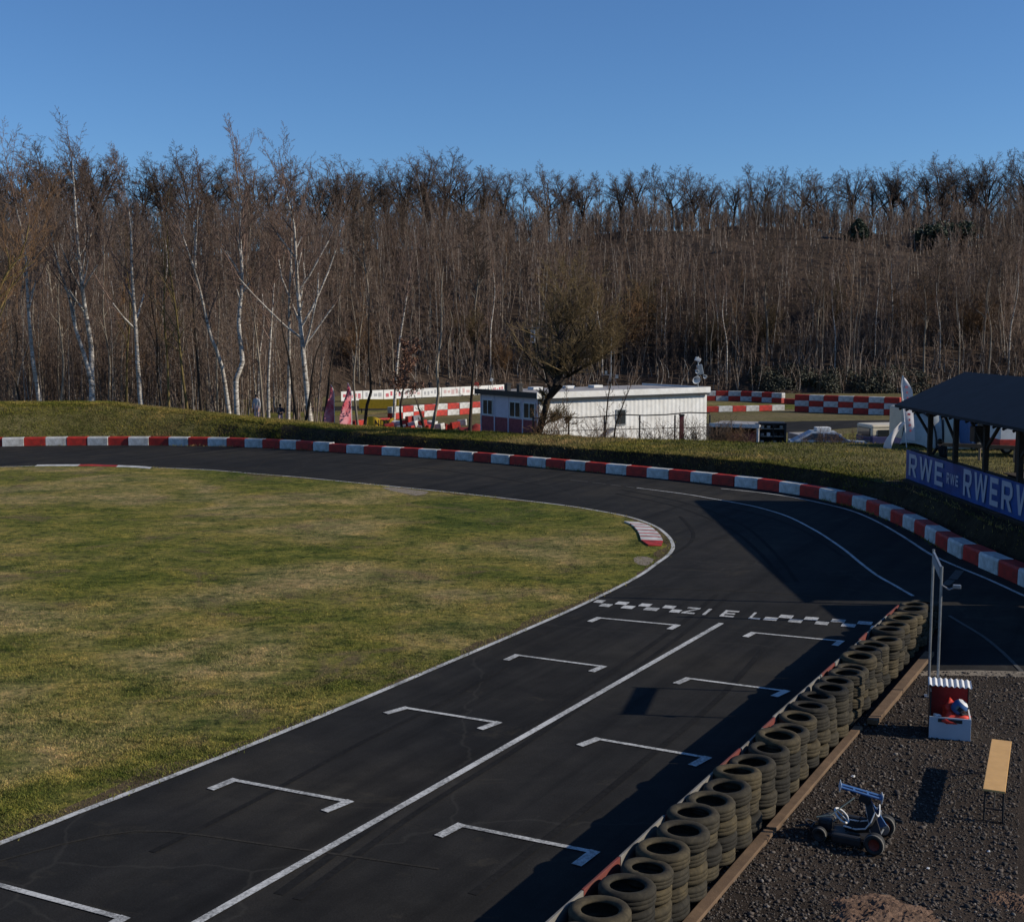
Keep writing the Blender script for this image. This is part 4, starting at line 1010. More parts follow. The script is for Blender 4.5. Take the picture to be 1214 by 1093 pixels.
for (y, wd) in ((.85, 1.05), (2.25, 1.05), (5.05, 1.0)):
    z = 2.52; wn = MB(); wn.box((-.06, y, z), (.03, wd, .80)); w1 = wn.build('window', 'glass', t)
    m = MB()
    for yy_ in (-wd/2, 0, wd/2): m.box((-.085, y+yy_, z), (.03, .05, .84))
    for zz in (-.42, .42): m.box((-.088, y, z+zz), (.03, wd+.05, .05))
    m.build('window_frame', 'plain_white', w1)
m = MB(); m.box((5.75, -.03, 1.98), (.62, .04, .80)); w1 = m.build('window', 'glass', t)
m = MB()
for dx in (-.33, .33): m.box((5.75+dx, -.045, 1.98), (.05, .04, .90))
m.box((5.75, -.05, 1.56), (.72, .06, .05)); m.box((5.75, -.05, 2.42), (.72, .06, .05)); m.build('window_frame', 'steel', w1)
m = MB(); m.box((BLn/2-.1, BWd/2, H_-.02), (BLn+.35, BWd+.35, .12)); rf = m.build('roof', 'felt', t)
m = MB(); m.box((BLn/2-.1, -.21, H_-.02), (BLn+.45, .06, .34)); m.box((BLn+.12, BWd/2, H_-.02), (.06, BWd+.36, .34)); m.build('fascia', 'plain_white', rf)
m = MB(); m.box((-.31, BWd/2, H_-.02), (.06, BWd+.36, .31)); m.build('fascia', 'blackm', rf)
m = MB(); m.box((BLn/2, -.19, H_-.28), (BLn+.1, .10, .09)); m.build('gutter', 'blackm', rf)
for (x, y, s) in ((.9, 3.2, .42), (.9, 4.4, .42)):
    m = MB(); m.box((x, y, H_+.22), (s*.6, s*.6, .36)); m.box((x, y, H_+.45), (s*.8, s*.8, .06)); m.build('chimney', 'blackm', rf)
for (x, y) in ((3.0, 4.6), (5.6, 4.9), (7.6, 4.7)):
    m = MB(); m.box((x, y, H_+.12), (.7, .6, .16), ch=.03); m.build('skylight', 'plain_white', rf)
m = MB(); m.box((4.1, -.35, .95), (2.0, .5, .06), M=Matrix.Rotation(R(-28), 4, 'Y')); m.box((4.1, -.35, .45), (2.0, .5, .05), M=Matrix.Rotation(R(-28), 4, 'Y')); m.build('stair', 'felt', t)
def BW(x, y, z=0): return A_+bu*x+bv*y+Vector((0, 0, z))
p = BW(7.6, 3.2, ZT+.06)
t = thing('antenna_mast', 'thin antenna mast standing on the white building roof', 'antenna', p)
m = MB(); m.tube([(0, 0, 0), (0, 0, 3.1)], [.03, .018], 6); m.build('mast', 'steel', t)
m = MB(); m.tube([(-.45, 0, .8), (.45, 0, .8)], .02, 5); m.box((-.3, 0, .95), (.14, .1, .2)); m.box((.35, 0, .68), (.18, .1, .16)); m.build('crossbar', 'steel', t)
m = MB()
for a in (0, 2.1, 4.2): m.tube([(.5*math.cos(a), .5*math.sin(a), 0), (0, 0, 1.0)], .012, 4)
m.build('tripod_stay', 'steel', t)
p = BW(BLn-.15, .6, ZT+.06)
t = thing('lamp_mast', 'floodlight mast with white loudspeaker horns at the roof corner', 'lamp mast', p)
m = MB(); m.tube([(0, 0, 0), (0, 0, 1.9)], .045, 6); m.build('pole', 'steel', t)
m = MB(); m.box((-.02, 0, 1.72), (.34, .26, .22), M=Matrix.Rotation(R(20), 4, 'Y'), ch=.03); m.build('floodlight', 'plain_white', t)
m = MB(); m.box((.12, 0, 1.1), (.34, .32, .62), M=Matrix.Rotation(R(-12), 4, 'Y'), ch=.04); m.build('speaker_box', 'steel', t)
for (x, z, r) in ((-.14, .52, .26), (-.10, 1.02, .12), (.38, .72, .13)):
    m = MB(); m.lathe([(.04, .12), (r*.5, .06), (r, -.12), (r*.92, -.12), (r*.4, .03)], 16, M=Matrix.Translation((x, -.1, z)) @ Matrix.Rotation(R(-70), 4, 'X') @ Matrix.Rotation(R(-15), 4, 'Y')); m.build('horn', 'plain_white', t, smooth=True)
# dark post-and-rail fence in front
fa, fb = G(640, 519, .2), G(836, 517, .2)
fa = Vector((AT(632, 65.5), 65.5, 0)); fb = Vector((AT(842, 66.5), 66.5, 0))
t = thing('rail_fence', 'thin dark rail fence standing before the white building', 'fence', fa+Vector((0, 0, GZ)), math.atan2(fb.y-fa.y, fb.x-fa.x))
FLn = (fb-fa).length
m = MB(); m.tube([(i*FLn/8, 0, 2.25+.05*math.sin(i*2)+.03*i) for i in range(9)], .035, 5); m.build('rail', 'blackm', t)
m = MB(); m.tube([(i*FLn/8, 0, 1.55+.02*i) for i in range(9)], .02, 5); m.build('rail', 'blackm', t)
for i in range(6):
    m = MB(); m.tube([(i*FLn/5, 0, 0), (i*FLn/5, 0, 2.38)], .045, 6); m.build('post', 'blackm', t)
t = thing('red_post', 'dark red post standing before the white building corner', 'post', (AT(808.5, 65.2), 65.2, GZ))
m = MB(); m.box((0, 0, 1.2), (.22, .2, 2.4)); m.build('shaft', 'maroon', t)
m = MB(); m.box((0, 0, 2.45), (.28, .26, .08)); m.build('cap', 'blackm', t)

# ================================================================== CONTAINERS, VEHICLES, TENTS
def P3(px, y, z=GZ): return Vector((AT(px, y), y, z))
yb = 64.0
a, b = P3(842, yb+1), P3(898, yb)
t = thing('storage_shelter', 'low storage shelter with white roof edge and dark open front', 'shelter', ((a.x+b.x)/2, yb, GZ), math.atan2(b.y-a.y, b.x-a.x))
w_ = (b-a).length; zt = ZAT(503, yb)-GZ
m = MB(); m.box((0, 1.2, zt-.06), (w_+.1, 2.6, .10)); rf = m.build('roof', 'felt', t)
m = MB(); m.box((0, -.13, zt-.06), (w_+.12, .05, .20)); m.build('fascia', 'plain_white', rf)
m = MB(); m.box((w_/2-.03, -.05, zt/2-.1), (.11, .1, zt-.2)); m.build('post', 'plain_white', t)
m = MB(); m.box((0, 2.3, zt/2-.1), (w_, .08, zt-.2)); m.box((-w_/2+.04, 1.1, zt/2-.1), (.08, 2.3, zt-.2)); m.build('wall', 'dark_wood', t)
m = MB(); m.box((.25, .9, zt/2-.25), (w_-.9, 1.2, zt-.5)); m.build('stacked_board', 'maroon', t)
a, b = P3(901, yb-.2), P3(932, yb-.4); w_ = (b-a).length; zt = ZAT(502, yb)-GZ
t = thing('open_container', 'dark open container with pale goods on its shelves', 'container', ((a.x+b.x)/2, yb-.3, GZ), math.atan2(b.y-a.y, b.x-a.x))
m = MB()
for x in (-w_/2, w_/2): m.box((x, 0, zt/2), (.10, .10, zt))
m.box((0, 0, zt), (w_+.1, .1, .10)); m.build('door_frame', 'blackm', t)
m = MB(); m.box((0, 1.2, zt/2), (w_, .05, zt)); m.box((0, .6, zt+.02), (w_, 1.2, .05)); m.box((-w_/2+.03, .6, zt/2), (.05, 1.15, zt)); m.box((w_/2-.03, .6, zt/2), (.05, 1.15, zt)); m.build('wall', 'blackm', t)
r2 = random.Random(8)
for k_ in range(4):
    z = zt*(.30+.19*k_); m = MB(); m.box((0, .35, z), (w_-.1, .5, .03)); sh = m.build('shelf', 'steel', t)
    for j in range(4):
        x = (-.40+.26*j)*w_*.95; m = MB(); m.box((x, .3, z+.1), (.17, .25, r2.uniform(.10, .19)), ch=.01); m.build('storage_box', r2.choice(['paleblue', 'felt', 'plain_white', 'blackm']), sh)
m = MB(); m.box((.05, -.02, zt/2), (.05, .05, zt-.08)); m.build('door_bar', 'blackm', t)

def wheel_part(t, x, y, r, wd=.18):
    M = Matrix.Rotation(math.pi/2, 4, 'X'); wl = bpy.data.objects.new('wheel', None); COL.objects.link(wl); wl.parent = t; wl.location = (x, y, r)
    m = MB(); m.lathe([(r*.6, -wd/2), (r*.95, -wd/2), (r, -wd*.3), (r, wd*.3), (r*.95, wd/2), (r*.6, wd/2)], 18, M=M, closed=True); m.build('tyre', 'rubber2', wl, smooth=True)
    m = MB(); m.lathe([(.001, -wd*.42), (r*.62, -wd*.40), (r*.62, wd*.40), (.001, wd*.42)], 14, M=M); m.build('rim', 'steel', wl)
def loft_body(prof_low, prof_up, hw):
    """car body from a side outline with tumblehome: prof points (x,z,halfwidth factor)"""
    m = MB(); n = len(prof_low); vs = []
    for (x, z, k_) in prof_low: vs += [(x, -hw*k_, z), (x, hw*k_, z)]
    fs = [(2*i, 2*i+1, 2*((i+1) % n)+1, 2*((i+1) % n)) for i in range(n)]+[tuple(2*i for i in range(n)), tuple(2*i+1 for i in range(n))[::-1]]
    return m.add(vs, fs)
def car(px0, px1, y, rz, label, paint, z=GZ, s=1.0):
    c = (P3(px0, y, z)+P3(px1, y, z))/2
    t = thing('parked_car', label, 'car', c, rz)
    low = [(-2.0, .30, .94), (-2.02, .62, .96), (-1.92, .86, .96), (-.95, .93, .97), (1.25, .98, .97), (1.95, .92, .95), (2.03, .60, .95), (2.0, .30, .94)]
    loft_body(low, None, .84).build('body', paint, t)
    cab = [(-1.05, .92, .96), (-.35, 1.40, .78), (.9, 1.42, .78), (1.75, .96, .93)]
    loft_body(cab, None, .84).build('cabin', paint, t)
    m = MB()
    for sg in (-1, 1):
        m.add([(x, sg*(.84*k_+.012), zz) for x, zz, k_ in ((-.78, 1.0, .93), (-.32, 1.32, .81), (.25, 1.34, .80), (.25, 1.0, .93))], [(0, 1, 2, 3)])
        m.add([(x, sg*(.84*k_+.012), zz) for x, zz, k_ in ((.33, 1.0, .93), (.33, 1.34, .80), (.85, 1.34, .80), (1.4, 1.02, .92))], [(0, 1, 2, 3)])
    m.build('window', 'glass', t)
    m = MB(); m.add([(-.99, -.74, .975), (-.40, -.60, 1.375), (-.40, .60, 1.375), (-.99, .74, .975)], [(0, 1, 2, 3)]); m.v = [(x-.02, y_, z_+.012) for x, y_, z_ in m.v]; m.build('windscreen', 'glass', t)
    for sg in (-1, 1):
        m = MB(); m.box((-1.95, sg*.6, .70), (.12, .28, .13), ch=.03); m.build('headlight', 'plain_white', t)
        for x in (-1.3, 1.3): wheel_part(t, x, sg*.76, .31)
    return t
t_ = car(952, 1014, 62.8, R(172), 'pale silver parked car half hidden behind the grass bank', 'paleblue', z=-.08)
m = MB(); m.box((0, 0, 0), (.75, .6, .20), ch=.03); o = m.build('roof_crate', 'plain_white', loc=P3(976, 62.8, 1.445)); tag(o, 'white box standing on the roof of the pale silver car', 'box')
c = P3(967, 66, GZ)
t = thing('box_trailer', 'grey box trailer parked behind the pale silver car', 'trailer', c, R(8))
m = MB(); m.box((0, 0, .92), (2.5, 1.5, 1.0), ch=.05); m.build('body', 'felt', t)
for sg in (-1, 1): wheel_part(t, .2, sg*.78, .30)
m = MB(); m.tube([(1.3, 0, .45), (2.1, 0, .42)], .04, 6); m.build('drawbar', 'blackm', t)

c = P3(1049, 64.6, GZ)
t = thing('camper_van', 'old camper van with cream roof and dark blue side', 'van', (c.x+.3, c.y, -.3), R(12))
m = MB(); m.box((0, 0, .78), (3.0, 1.7, 1.1), ch=.10); m.build('body', 'navy', t)
m = MB(); m.box((0, 0, 1.52), (2.9, 1.62, .42), ch=.08); m.build('upper_body', 'cream', t)
m = MB(); m.box((.03, 0, 1.80), (3.0, 1.66, .20), ch=.09); m.build('roof', 'cream', t)
m = MB(); m.box((-1.46, 0, 1.40), (.06, 1.3, .62), ch=.02); m.build('rear_window', 'glass', t)
m = MB(); m.box((-1.49, 0, .72), (.06, 1.5, .7), ch=.02); m.build('rear_door', 'teal', t)
for x in (-.75, .15, 1.0):
    m = MB(); m.box((x, -.83, 1.46), (.7, .04, .34), ch=.01); m.build('side_window', 'glass', t)
for x in (-.9, .95):
    for sg in (-1, 1): wheel_part(t, x, sg*.78, .33)

c = P3(1092, 61.5, .90)
t = thing('caravan', 'cream caravan standing behind the pavilion corner', 'caravan', (c.x, c.y, .92), R(5))
m = MB(); m.box((0, 0, 1.0), (2.6, 1.7, 1.6), ch=.14); m.build('body', 'cream', t)
m = MB(); m.box((-.2, -.86, 1.2), (.9, .03, .5), ch=.01); m.build('window', 'glass', t)
m = MB(); m.box((.85, -.86, .9), (.55, .03, 1.3), ch=.01); m.build('door', 'plain_white', t)
for sg in (-1, 1): wheel_part(t, 0, sg*.76, .28)

def tent(px, y, wd, ln, h, mt, mt2, label, rz):
    c = P3(px, y, .94); t = thing('tunnel_tent', label, 'tent', c, rz, 'tents behind the pavilion')
    m = MB(); n = 14; vs = []; st = [(-ln/2-.35, .12), (-ln/2, 1), (-ln/6, 1.04), (ln/6, 1.02), (ln/2, .95), (ln/2+.4, .1)]
    for x, k_ in st:
        for j in range(n+1):
            a = math.pi*j/n; vs.append((x, -wd/2*math.cos(a)*(.8+.2*k_), h*k_*math.sin(a)**.85))
    m.add(vs, [(i*(n+1)+j, (i+1)*(n+1)+j, (i+1)*(n+1)+j+1, i*(n+1)+j+1) for i in range(len(st)-1) for j in range(n)]); m.build('canvas', mt, t, smooth=True)
    for x, k_ in st[1:5:1]:
        m = MB(); m.tube([(x, -wd/2*1.01*math.cos(math.pi*j/n)*(.8+.2*k_), 1.015*h*k_*math.sin(math.pi*j/n)**.85) for j in range(n+1)], .045, 5); m.build('hoop', mt2, t)
    m = MB(); m.box((ln*.5+.05, -wd*.2, h*.28), (.6, wd*.5, h*.5), ch=.1); m.build('groundsheet', 'navy', t)
tent(1118, 58.6, 2.5, 2.6, 1.65, 'silver', 'blackm', 'grey tunnel tent with black hoops seen through the pavilion', R(20))
tent(1141, 58.0, 2.3, 1.9, 1.6, 'cream', 'blackm', 'pale tunnel tent beside the grey one behind the pavilion', R(-12))
c = P3(1177, 57.0, .94)
t = thing('delivery_van', 'blue van with pale roof seen between the pavilion posts', 'van', c, R(6))
m = MB(); m.box((0, 0, .95), (3.0, 1.8, 1.35), ch=.12); m.build('body', 'kblue', t)
m = MB(); m.box((0, 0, 1.66), (2.8, 1.6, .12), ch=.05); m.build('roof', 'paleblue', t)
m = MB(); m.box((-.3, -.91, 1.25), (1.6, .03, .5)); m.build('side_window', 'glass', t)
m = MB(); m.box((1.46, 0, 1.15), (.08, 1.4, .6), ch=.02); m.build('windscreen', 'glass', t)
for x in (-.9, .9):
    for sg in (-1, 1): wheel_part(t, x, sg*.84, .32)
c = P3(1204, 54.0, .94)
t = thing('red_white_trailer', 'white trailer with red lower band beyond the pavilion', 'trailer', c, R(0))
m = MB(); m.box((0, 0, 1.25), (1.9, 1.6, 1.0), ch=.05); m.build('body', 'plain_white', t)
m = MB(); m.box((0, 0, .62), (1.92, 1.62, .36), ch=.03); m.build('lower_band', 'red', t)
for sg in (-1, 1): wheel_part(t, 0, sg*.76, .28)
a, b = P3(1128, 52.6), P3(1200, 51.4)
t = thing('plank_rail', 'raw plank rail on short posts behind the pavilion', 'fence', ((a.x+b.x)/2, 52, .93), math.atan2(b.y-a.y, b.x-a.x))
m = MB(); m.box((0, 0, .62), (3.2, .06, .16)); m.build('plank', 'plank', t)
for x in (-1.4, 0, 1.4):
    m = MB(); m.box((x, .06, .3), (.09, .09, .6)); m.build('post', 'fence_wood', t)

# feather flags
def feather(px_b, py_t, y, z, mt, label, group, wd, flip=1, tilt=0.0, marks=None, low=.18, sharp=2.2):
    x = AT(px_b, y); h = ZAT(py_t, y)-z
    t = thing('feather_flag', label, 'flag', (x, y, z), R(tilt), group)
    m = MB(); pl = [(0, 0, 0), (0, 0, h*.8)]+[(-flip*wd*.25*(k_/5)**2, 0, h*(.8+.2*k_/5)) for k_ in range(1, 6)]
    m.tube(pl, .025, 6); m.build('pole', 'plain_white', t)
    m = MB(); n = 22; vs = []
    for i in range(n+1):
        q = i/n; z_ = h*(low+(1-low)*q); e = wd*(math.sin(min(1, (1-q)*sharp)*math.pi/2)**.8)*(1-.30*(1-q)*max(0, 1-q-.3)); ox = -flip*wd*.25*max(0, (q-.8)/.2)**2
        for j in range(5): vs.append((ox+flip*(-e)*j/4*1.0, .05*math.sin(q*9+j*1.1)*j/4, z_-.10*j/4*(1 if q < .05 else .3)))
    m.add(vs, [(i*5+j, i*5+j+1, (i+1)*5+j+1, (i+1)*5+j) for i in range(n) for j in range(4)]); sl_ = m.build('sail', mt, t, smooth=True)
    if marks:
        m = MB(); r_ = random.Random(4)
        for k_ in range(9):
            z_ = h*(low+.12+.075*k_); m.box((-flip*wd*.45, -.075, z_), (wd*.28*r_.uniform(.5, 1), .012, h*.03), M=Matrix.Rotation(R(r_.uniform(-25, 25)), 4, 'Y'))
        m.build('lettering', marks, sl_)
    return t
feather(1077, 445, 57.5, .94, 'sail', 'white feather flag with reddish marks behind the pavilion roof corner', 'feather flags', .50, -1, 10, 'redsail', .12, 3.6).rotation_euler = (0, R(-7), 0)
c = P3(1066, 57.2, .94)
m = MB(); vs = []; n = 12
for i in range(n+1):
    q = i/n
    for j in range(5): vs.append((-.50+.72*q**1.6+(.085-.025*q)*(j-2), .06*math.sin(q*6+j), .06+1.2*q-.05*j*(1-q)))
m.add(vs, [(i*5+j, i*5+j+1, (i+1)*5+j+1, (i+1)*5+j) for i in range(n) for j in range(4)])
o = m.build('loose_flag', 'sail', smooth=True, loc=c); tag(o, 'white flag cloth sagging to the grass beside the feather flag', 'flag')
for q, (px, pt, lab) in enumerate(((396, 456, 'red and white feather flag, the western of the two by the birches'), (416.5, 454, 'red and white feather flag, the eastern of the two by the birches'))):
    feather(px, pt, 79, GZ, 'redsail', lab, 'red feather flags', .92+.12*q, 1, 42, None, .02, 1.1)

# yellow banner and red-white clutter in the lower paddock
c = P3(449, 80, GZ)
t = thing('yellow_banner', 'yellow sagging banner with dark lettering beyond the bank', 'banner', c, R(4))
zt = ZAT(494, 80)-GZ; m = MB(); n = 12; vs = []
for i in range(n+1):
    x = (i/n-.5)*1.9; vs += [(x, .05*math.sin(i), zt-.85-.10*math.sin(i*.9)), (x, .05*math.sin(i+1), zt+.12*math.sin(i*.55)-.1)]
m.add(vs, [(2*i, 2*i+2, 2*i+3, 2*i+1) for i in range(n)]); sh = m.build('sheet', 'yellow', t, smooth=True)
m = MB(); u = -.28
for ch in 'NDX':
    for q in STROKES[ch]: m.add([(u+.30*a, -.085, zt-.62+.42*b) for a, b in q], [(0, 1, 2, 3)])
    u += .36
m.build('lettering', 'blackm', sh)
for x in (-.95, .95):
    m = MB(); m.tube([(x, .06, 0), (x, .06, zt)], .03, 6); m.build('post', 'blackm', t)
c = P3(449, 104, GZ); zt = ZAT(474, 104)-GZ
t = thing('yellow_board', 'long yellow advertising board far behind the red flags', 'board', c, R(-4))
m = MB(); m.box((0, 0, zt-.35), (3.4, .06, .8)); m.build('panel', 'yellow', t)
for x in (-1.5, 1.5):
    m = MB(); m.box((x, .08, zt/2-.1), (.08, .08, zt-.2)); m.build('post', 'dark_wood', t)

# ---- far barrier rows of red and white blocks
FBLK = {}
for c_ in ('red', 'white'):
    o = MB().box((0, 0, .25), (1.28, .5, .49), ch=.03).build('far_block', c_); FBLK[c_] = o.data; bpy.data.objects.remove(o)
def far_row(pts, courses, where, n=None, base=GZ):
    P = [Vector(p) for p in pts]; line = smooth_line(P, .3); bl = resample(line, 1.3); kc = {}
    for lv in range(courses):
        for i in range(len(bl)-1):
            a, b = bl[i], bl[i+1]; c_ = ('red', 'white')[(i+lv) % 2]; mid = (a+b)/2; d = b-a
            o = link('barrier_block', FBLK[c_], loc=(mid.x, mid.y, base+.5*lv)); o.rotation_euler = (0, 0, math.atan2(d.y, d.x)+R(rng.uniform(-1.5, 1.5)))
            kc[(c_, lv)] = kc.get((c_, lv), 0)+1; k_ = kc[(c_, lv)]
            crs = ' along the' if courses == 1 else [' lower course', ' upper course', ' top course'][lv]+' of the'
            tag(o, f'{ORD[k_-1]} {c_} block from the west,{crs} {where}', 'barrier block', 'red and white blocks of the far tracks')
def farp(px, py): p = G(px, py, GZ); return (p.x, p.y, 0)
far_row([farp(833, 475.3), farp(880, 475.6), farp(930, 478.3)], 2, 'farthest checkered barrier')
far_row([farp(931, 478.6), farp(975, 480.6), farp(1006, 481.0)], 1, 'low far barrier before the brambles')
far_row([farp(834, 488.6), farp(880, 487.8), farp(942, 486.2)], 1, 'single barrier before the far tarmac')
far_row([farp(943, 488.0), farp(1000, 490.2), farp(1075, 493.0)], 3, 'triple checkered barrier')
far_row([farp(462, 497.5), farp(505, 494.0), farp(545, 491.5), farp(586, 488.6)], 2, 'checkered barrier by the lilac wall')
far_row([(AT(338, 79.5), 79.5, 0), (AT(366, 79), 79, 0), (AT(394, 78.4), 78.4, 0)], 2, 'short barrier behind the birch trunks')
far_row([farp(418, 507), farp(436, 505), farp(462, 503)], 1, 'barrier behind the yellow banner')
# tumbled blocks
r2 = random.Random(31)
for i, (px, py, y, lv) in enumerate(((477, 508, 79, 0), (486, 509, 78.6, 0), (496, 508, 79, 0), (505, 507, 79.4, 0), (481, 502, 79.3, 1), (491, 503, 79, 1), (500, 502, 79.2, 1), (487, 497, 79.2, 2), (496, 496, 79.2, 2), (531, 507, 80, 0), (540, 504, 80, 1), (462, 506, 79, 0), (470, 503, 79.5, 0), (512, 503, 80, 1), (521, 506, 79.6, 0), (548, 501, 81, 1))):
    c_ = ('white', 'red')[(i+lv) % 2]; z = ZAT(py, y)-.2
    o = link('barrier_block', FBLK[c_], loc=(AT(px, y), y, z)); o.scale = (.45, 1, .82); o.rotation_euler = (R(r2.uniform(-9, 9)), R(r2.uniform(-14, 14)), R(r2.uniform(-30, 30)))
    tag(o, f'{c_} block in the tumbled heap by the yellow banner, {ORD[i]} from the west', 'barrier block', 'tumbled barrier blocks beside the yellow banner')
lump('cloth_heap', 'redcloth', (AT(562, 77), 77, ZAT(512, 77)-.3), .85, 12, 'heap of dark red tarpaulin beside the lilac end wall', 'tarpaulin', (1.5, .9, .8))
lump('cloth_heap', 'pinkcloth', (AT(585, 73.5), 73.5, ZAT(517, 73.5)-.25), .5, 15, 'heap of pale pink sheeting nearest the lilac end wall', 'sheeting', (1.5, .8, .55))
lump('cloth_heap', 'kred', (AT(574, 75), 75, ZAT(514, 75)-.3), .5, 18, 'small bright red tarpaulin heap between the dark red and pink heaps', 'tarpaulin', (1.2, .9, .8))
# white advertising boards along the upper far track
r2 = random.Random(17)
bw = smooth_line([Vector(farp(404, 476.5)), Vector(farp(450, 474.5)), Vector(farp(500, 472)), Vector(farp(545, 470)), Vector(farp(600, 466.5))], .3)
bp_ = resample(bw, 2.6)
for i in range(len(bp_)-1):
    a, b = bp_[i], bp_[i+1]; d = b-a
    t = thing('advertising_board', f'{ORD[i]} white printed board from the west in the long far row', 'board', (a+b)/2+Vector((0, 0, GZ)), math.atan2(d.y, d.x), 'white boards along the far track')
    m = MB(); m.box((0, 0, .55), (2.52, .05, .95)); pn = m.build('panel', 'plain_white', t)
    nn_ = r2.randrange(3, 6); mt_ = r2.choice(['pinkcloth', 'greycloth', 'felt', 'redsail'])
    for k_ in range(nn_):
        m = MB(); m.box((-1.1+2.2*(k_+.5)/nn_, -.03, .55+r2.uniform(-.08, .08)), (2.0/nn_*r2.uniform(.5, .85), .012, r2.uniform(.22, .5))); m.build('printed_patch', mt_, pn)
    for x in (-1.15, 1.15):
        m = MB(); m.box((x, .06, .5), (.06, .06, 1.0)); m.build('post', 'steel', t)
# far tarmac and grass strips
mb = MB(); P = [G(700, 503, GZ), G(880, 502.5, GZ), G(950, 499.5, GZ), G(1085, 497.8, GZ), G(1300, 497, GZ)]; P2 = [G(1300, 503, GZ), G(1085, 502.5, GZ), G(930, 513, GZ), G(800, 519, GZ), G(650, 520, GZ)]
mb.add([(p.x, p.y, GZ+.012) for p in P+P2], [tuple(range(10))])
P = [G(300, 489, GZ), G(460, 486, GZ), G(590, 480.5, GZ), G(720, 476, GZ), G(720, 472, GZ), G(590, 475.5, GZ), G(460, 481, GZ), G(300, 484, GZ)]
mb.add([(p.x, p.y, GZ+.012) for p in P], [tuple(range(8))])
tag(mb.build('far_track', 'asphalt'), kind='structure')
mb = MB(); P = [G(836, 487, GZ), G(945, 485, GZ), G(1000, 482.5, GZ), G(945, 480, GZ), G(836, 477, GZ)]; mb.add([(p.x, p.y, GZ+.010) for p in P], [tuple(range(5))])
P = [G(932, 521, GZ), G(1030, 512, GZ), G(1085, 504, GZ), G(1300, 505, GZ), G(1300, 530, GZ), G(932, 530, GZ)]; mb.add([(p.x, p.y, GZ+.014) for p in P], [tuple(range(6))])
P = [G(200, 500, GZ), G(420, 492, GZ), G(600, 485, GZ), G(600, 481.5, GZ), G(420, 488, GZ), G(200, 493, GZ)]; mb.add([(p.x, p.y, GZ+.018) for p in P], [tuple(range(6))])
tag(mb.build('far_lawn', 'turf'), kind='structure')
# raised hide at the wood edge
yh = hill_y(AT(631, 140))+3; z0 = hill_z(AT(631, yh), yh)
t = thing('raised_hide', 'wooden raised hide on stilts at the edge of the wood', 'hunting hide', (AT(631, yh), yh, z0), R(-20))
zb_ = ZAT(409, yh)-z0; zt = ZAT(390, yh)-z0
for sx in (-.6, .6):
    for sy in (-.6, .6):
        m = MB(); m.tube([(sx*1.25, sy*1.25, -.3), (sx, sy, zb_)], .07, 5); m.build('leg', 'dark_wood', t)
m = MB(); m.box((0, 0, (zb_+zt)/2), (1.3, 1.3, zt-zb_)); bxx = m.build('cabin', 'dark_wood', t)
m = MB(); m.box((.28, -.68, (zb_+zt)/2+.1), (.60, .05, zt-zb_-.3)); m.build('front_panel', 'plain_white', bxx)
m = MB(); m.box((.28, -.71, (zb_+zt)/2-.3), (.34, .03, .42)); m.box((.28, -.71, (zb_+zt)/2+.35), (.34, .03, .28)); m.build('hatch', 'blackm', bxx)
m = MB(); m.box((0, 0, zt+.05), (1.6, 1.6, .1), M=Matrix.Rotation(R(6), 4, 'X')); m.build('roof', 'rooft', t)
m = MB(); m.tube([(.2, -.9, -.3), (.2, -.66, zb_)], .04, 4); m.tube([(-.2, -.9, -.3), (-.2, -.66, zb_)], .04, 4)
for k_ in range(8): m.tube([(-.2, -.9+.03*k_, zb_*k_/8), (.2, -.9+.03*k_, zb_*k_/8)], .03, 4)
m.build('ladder', 'fence_wood', t)

# people in the lower paddock
stand = {}
walk = dict(knl=(-.10, .12, .50), anl=(-.11, .16, .09), tol=(-.12, .32, .04), knr=(.10, -.02, .50), anr=(.11, -.20, .10), tor=(.12, -.05, .04), ell=(-.23, -.10, 1.15), wrl=(-.22, -.08, .92), hal=(-.22, -.06, .83), elr=(.23, .12, 1.15), wrr=(.2, .28, 1.0), har=(.19, .33, .93))
arms = dict(ell=(-.25, .10, 1.16), wrl=(-.10, .28, 1.18), hal=(-.03, .30, 1.2), elr=(.25, .10, 1.16), wrr=(.10, .28, 1.16), har=(.03, .30, 1.17))
person('person in pale grey jacket and pale trousers standing among the birch trunks', P3(304, 79, ZAT(468, 79)-1.74), R(170), stand, ['greycloth', 'pinkcloth', 'denim'])
person('person in dark jacket with folded arms behind the birch trunks', P3(332, 84, GZ+.2), R(200), arms, ['denim', 'pinkcloth', 'jacket'])
for px, py, lab, ps, mt in ((510, 446, 'person in black standing behind the white boards, nearest the brown leaved tree', stand, ['jacket', 'denim', 'jacket']), (530.5, 445, 'person in black with folded arms behind the white boards', arms, ['jacket', 'jacket', 'jacket']), (565, 443, 'person in red jacket and white trousers walking behind the white boards', walk, ['redcloth', 'greycloth', 'denim'])):
    y = 134.5; person(lab, P3(px, y, GZ+.35 if False else ground_z(AT(px, y), y)-.05), R(185), ps, mt, 'people watching behind the far boards')
# small mobile crane-like camera arm beside them
t = thing('tripod_lamp', 'grey tripod with white tilted lamp head behind the far boards', 'lamp', P3(584, 136, ground_z(AT(584, 136), 136)))
m = MB()
for a in (0.3, 2.4, 4.5): m.tube([(.7*math.cos(a), .7*math.sin(a), 0), (0, 0, 1.5)], .05, 5)
m.build('leg', 'steel', t)
m = MB(); m.tube([(0, 0, 1.4), (-.15, 0, 2.6)], .06, 6); m.build('pole', 'steel', t)
m = MB(); m.box((-.2, 0, 2.75), (.55, .35, .6), M=Matrix.Rotation(R(25), 4, 'Y'), ch=.06); m.build('head', 'plain_white', t); t.scale = (.6, .6, .6)
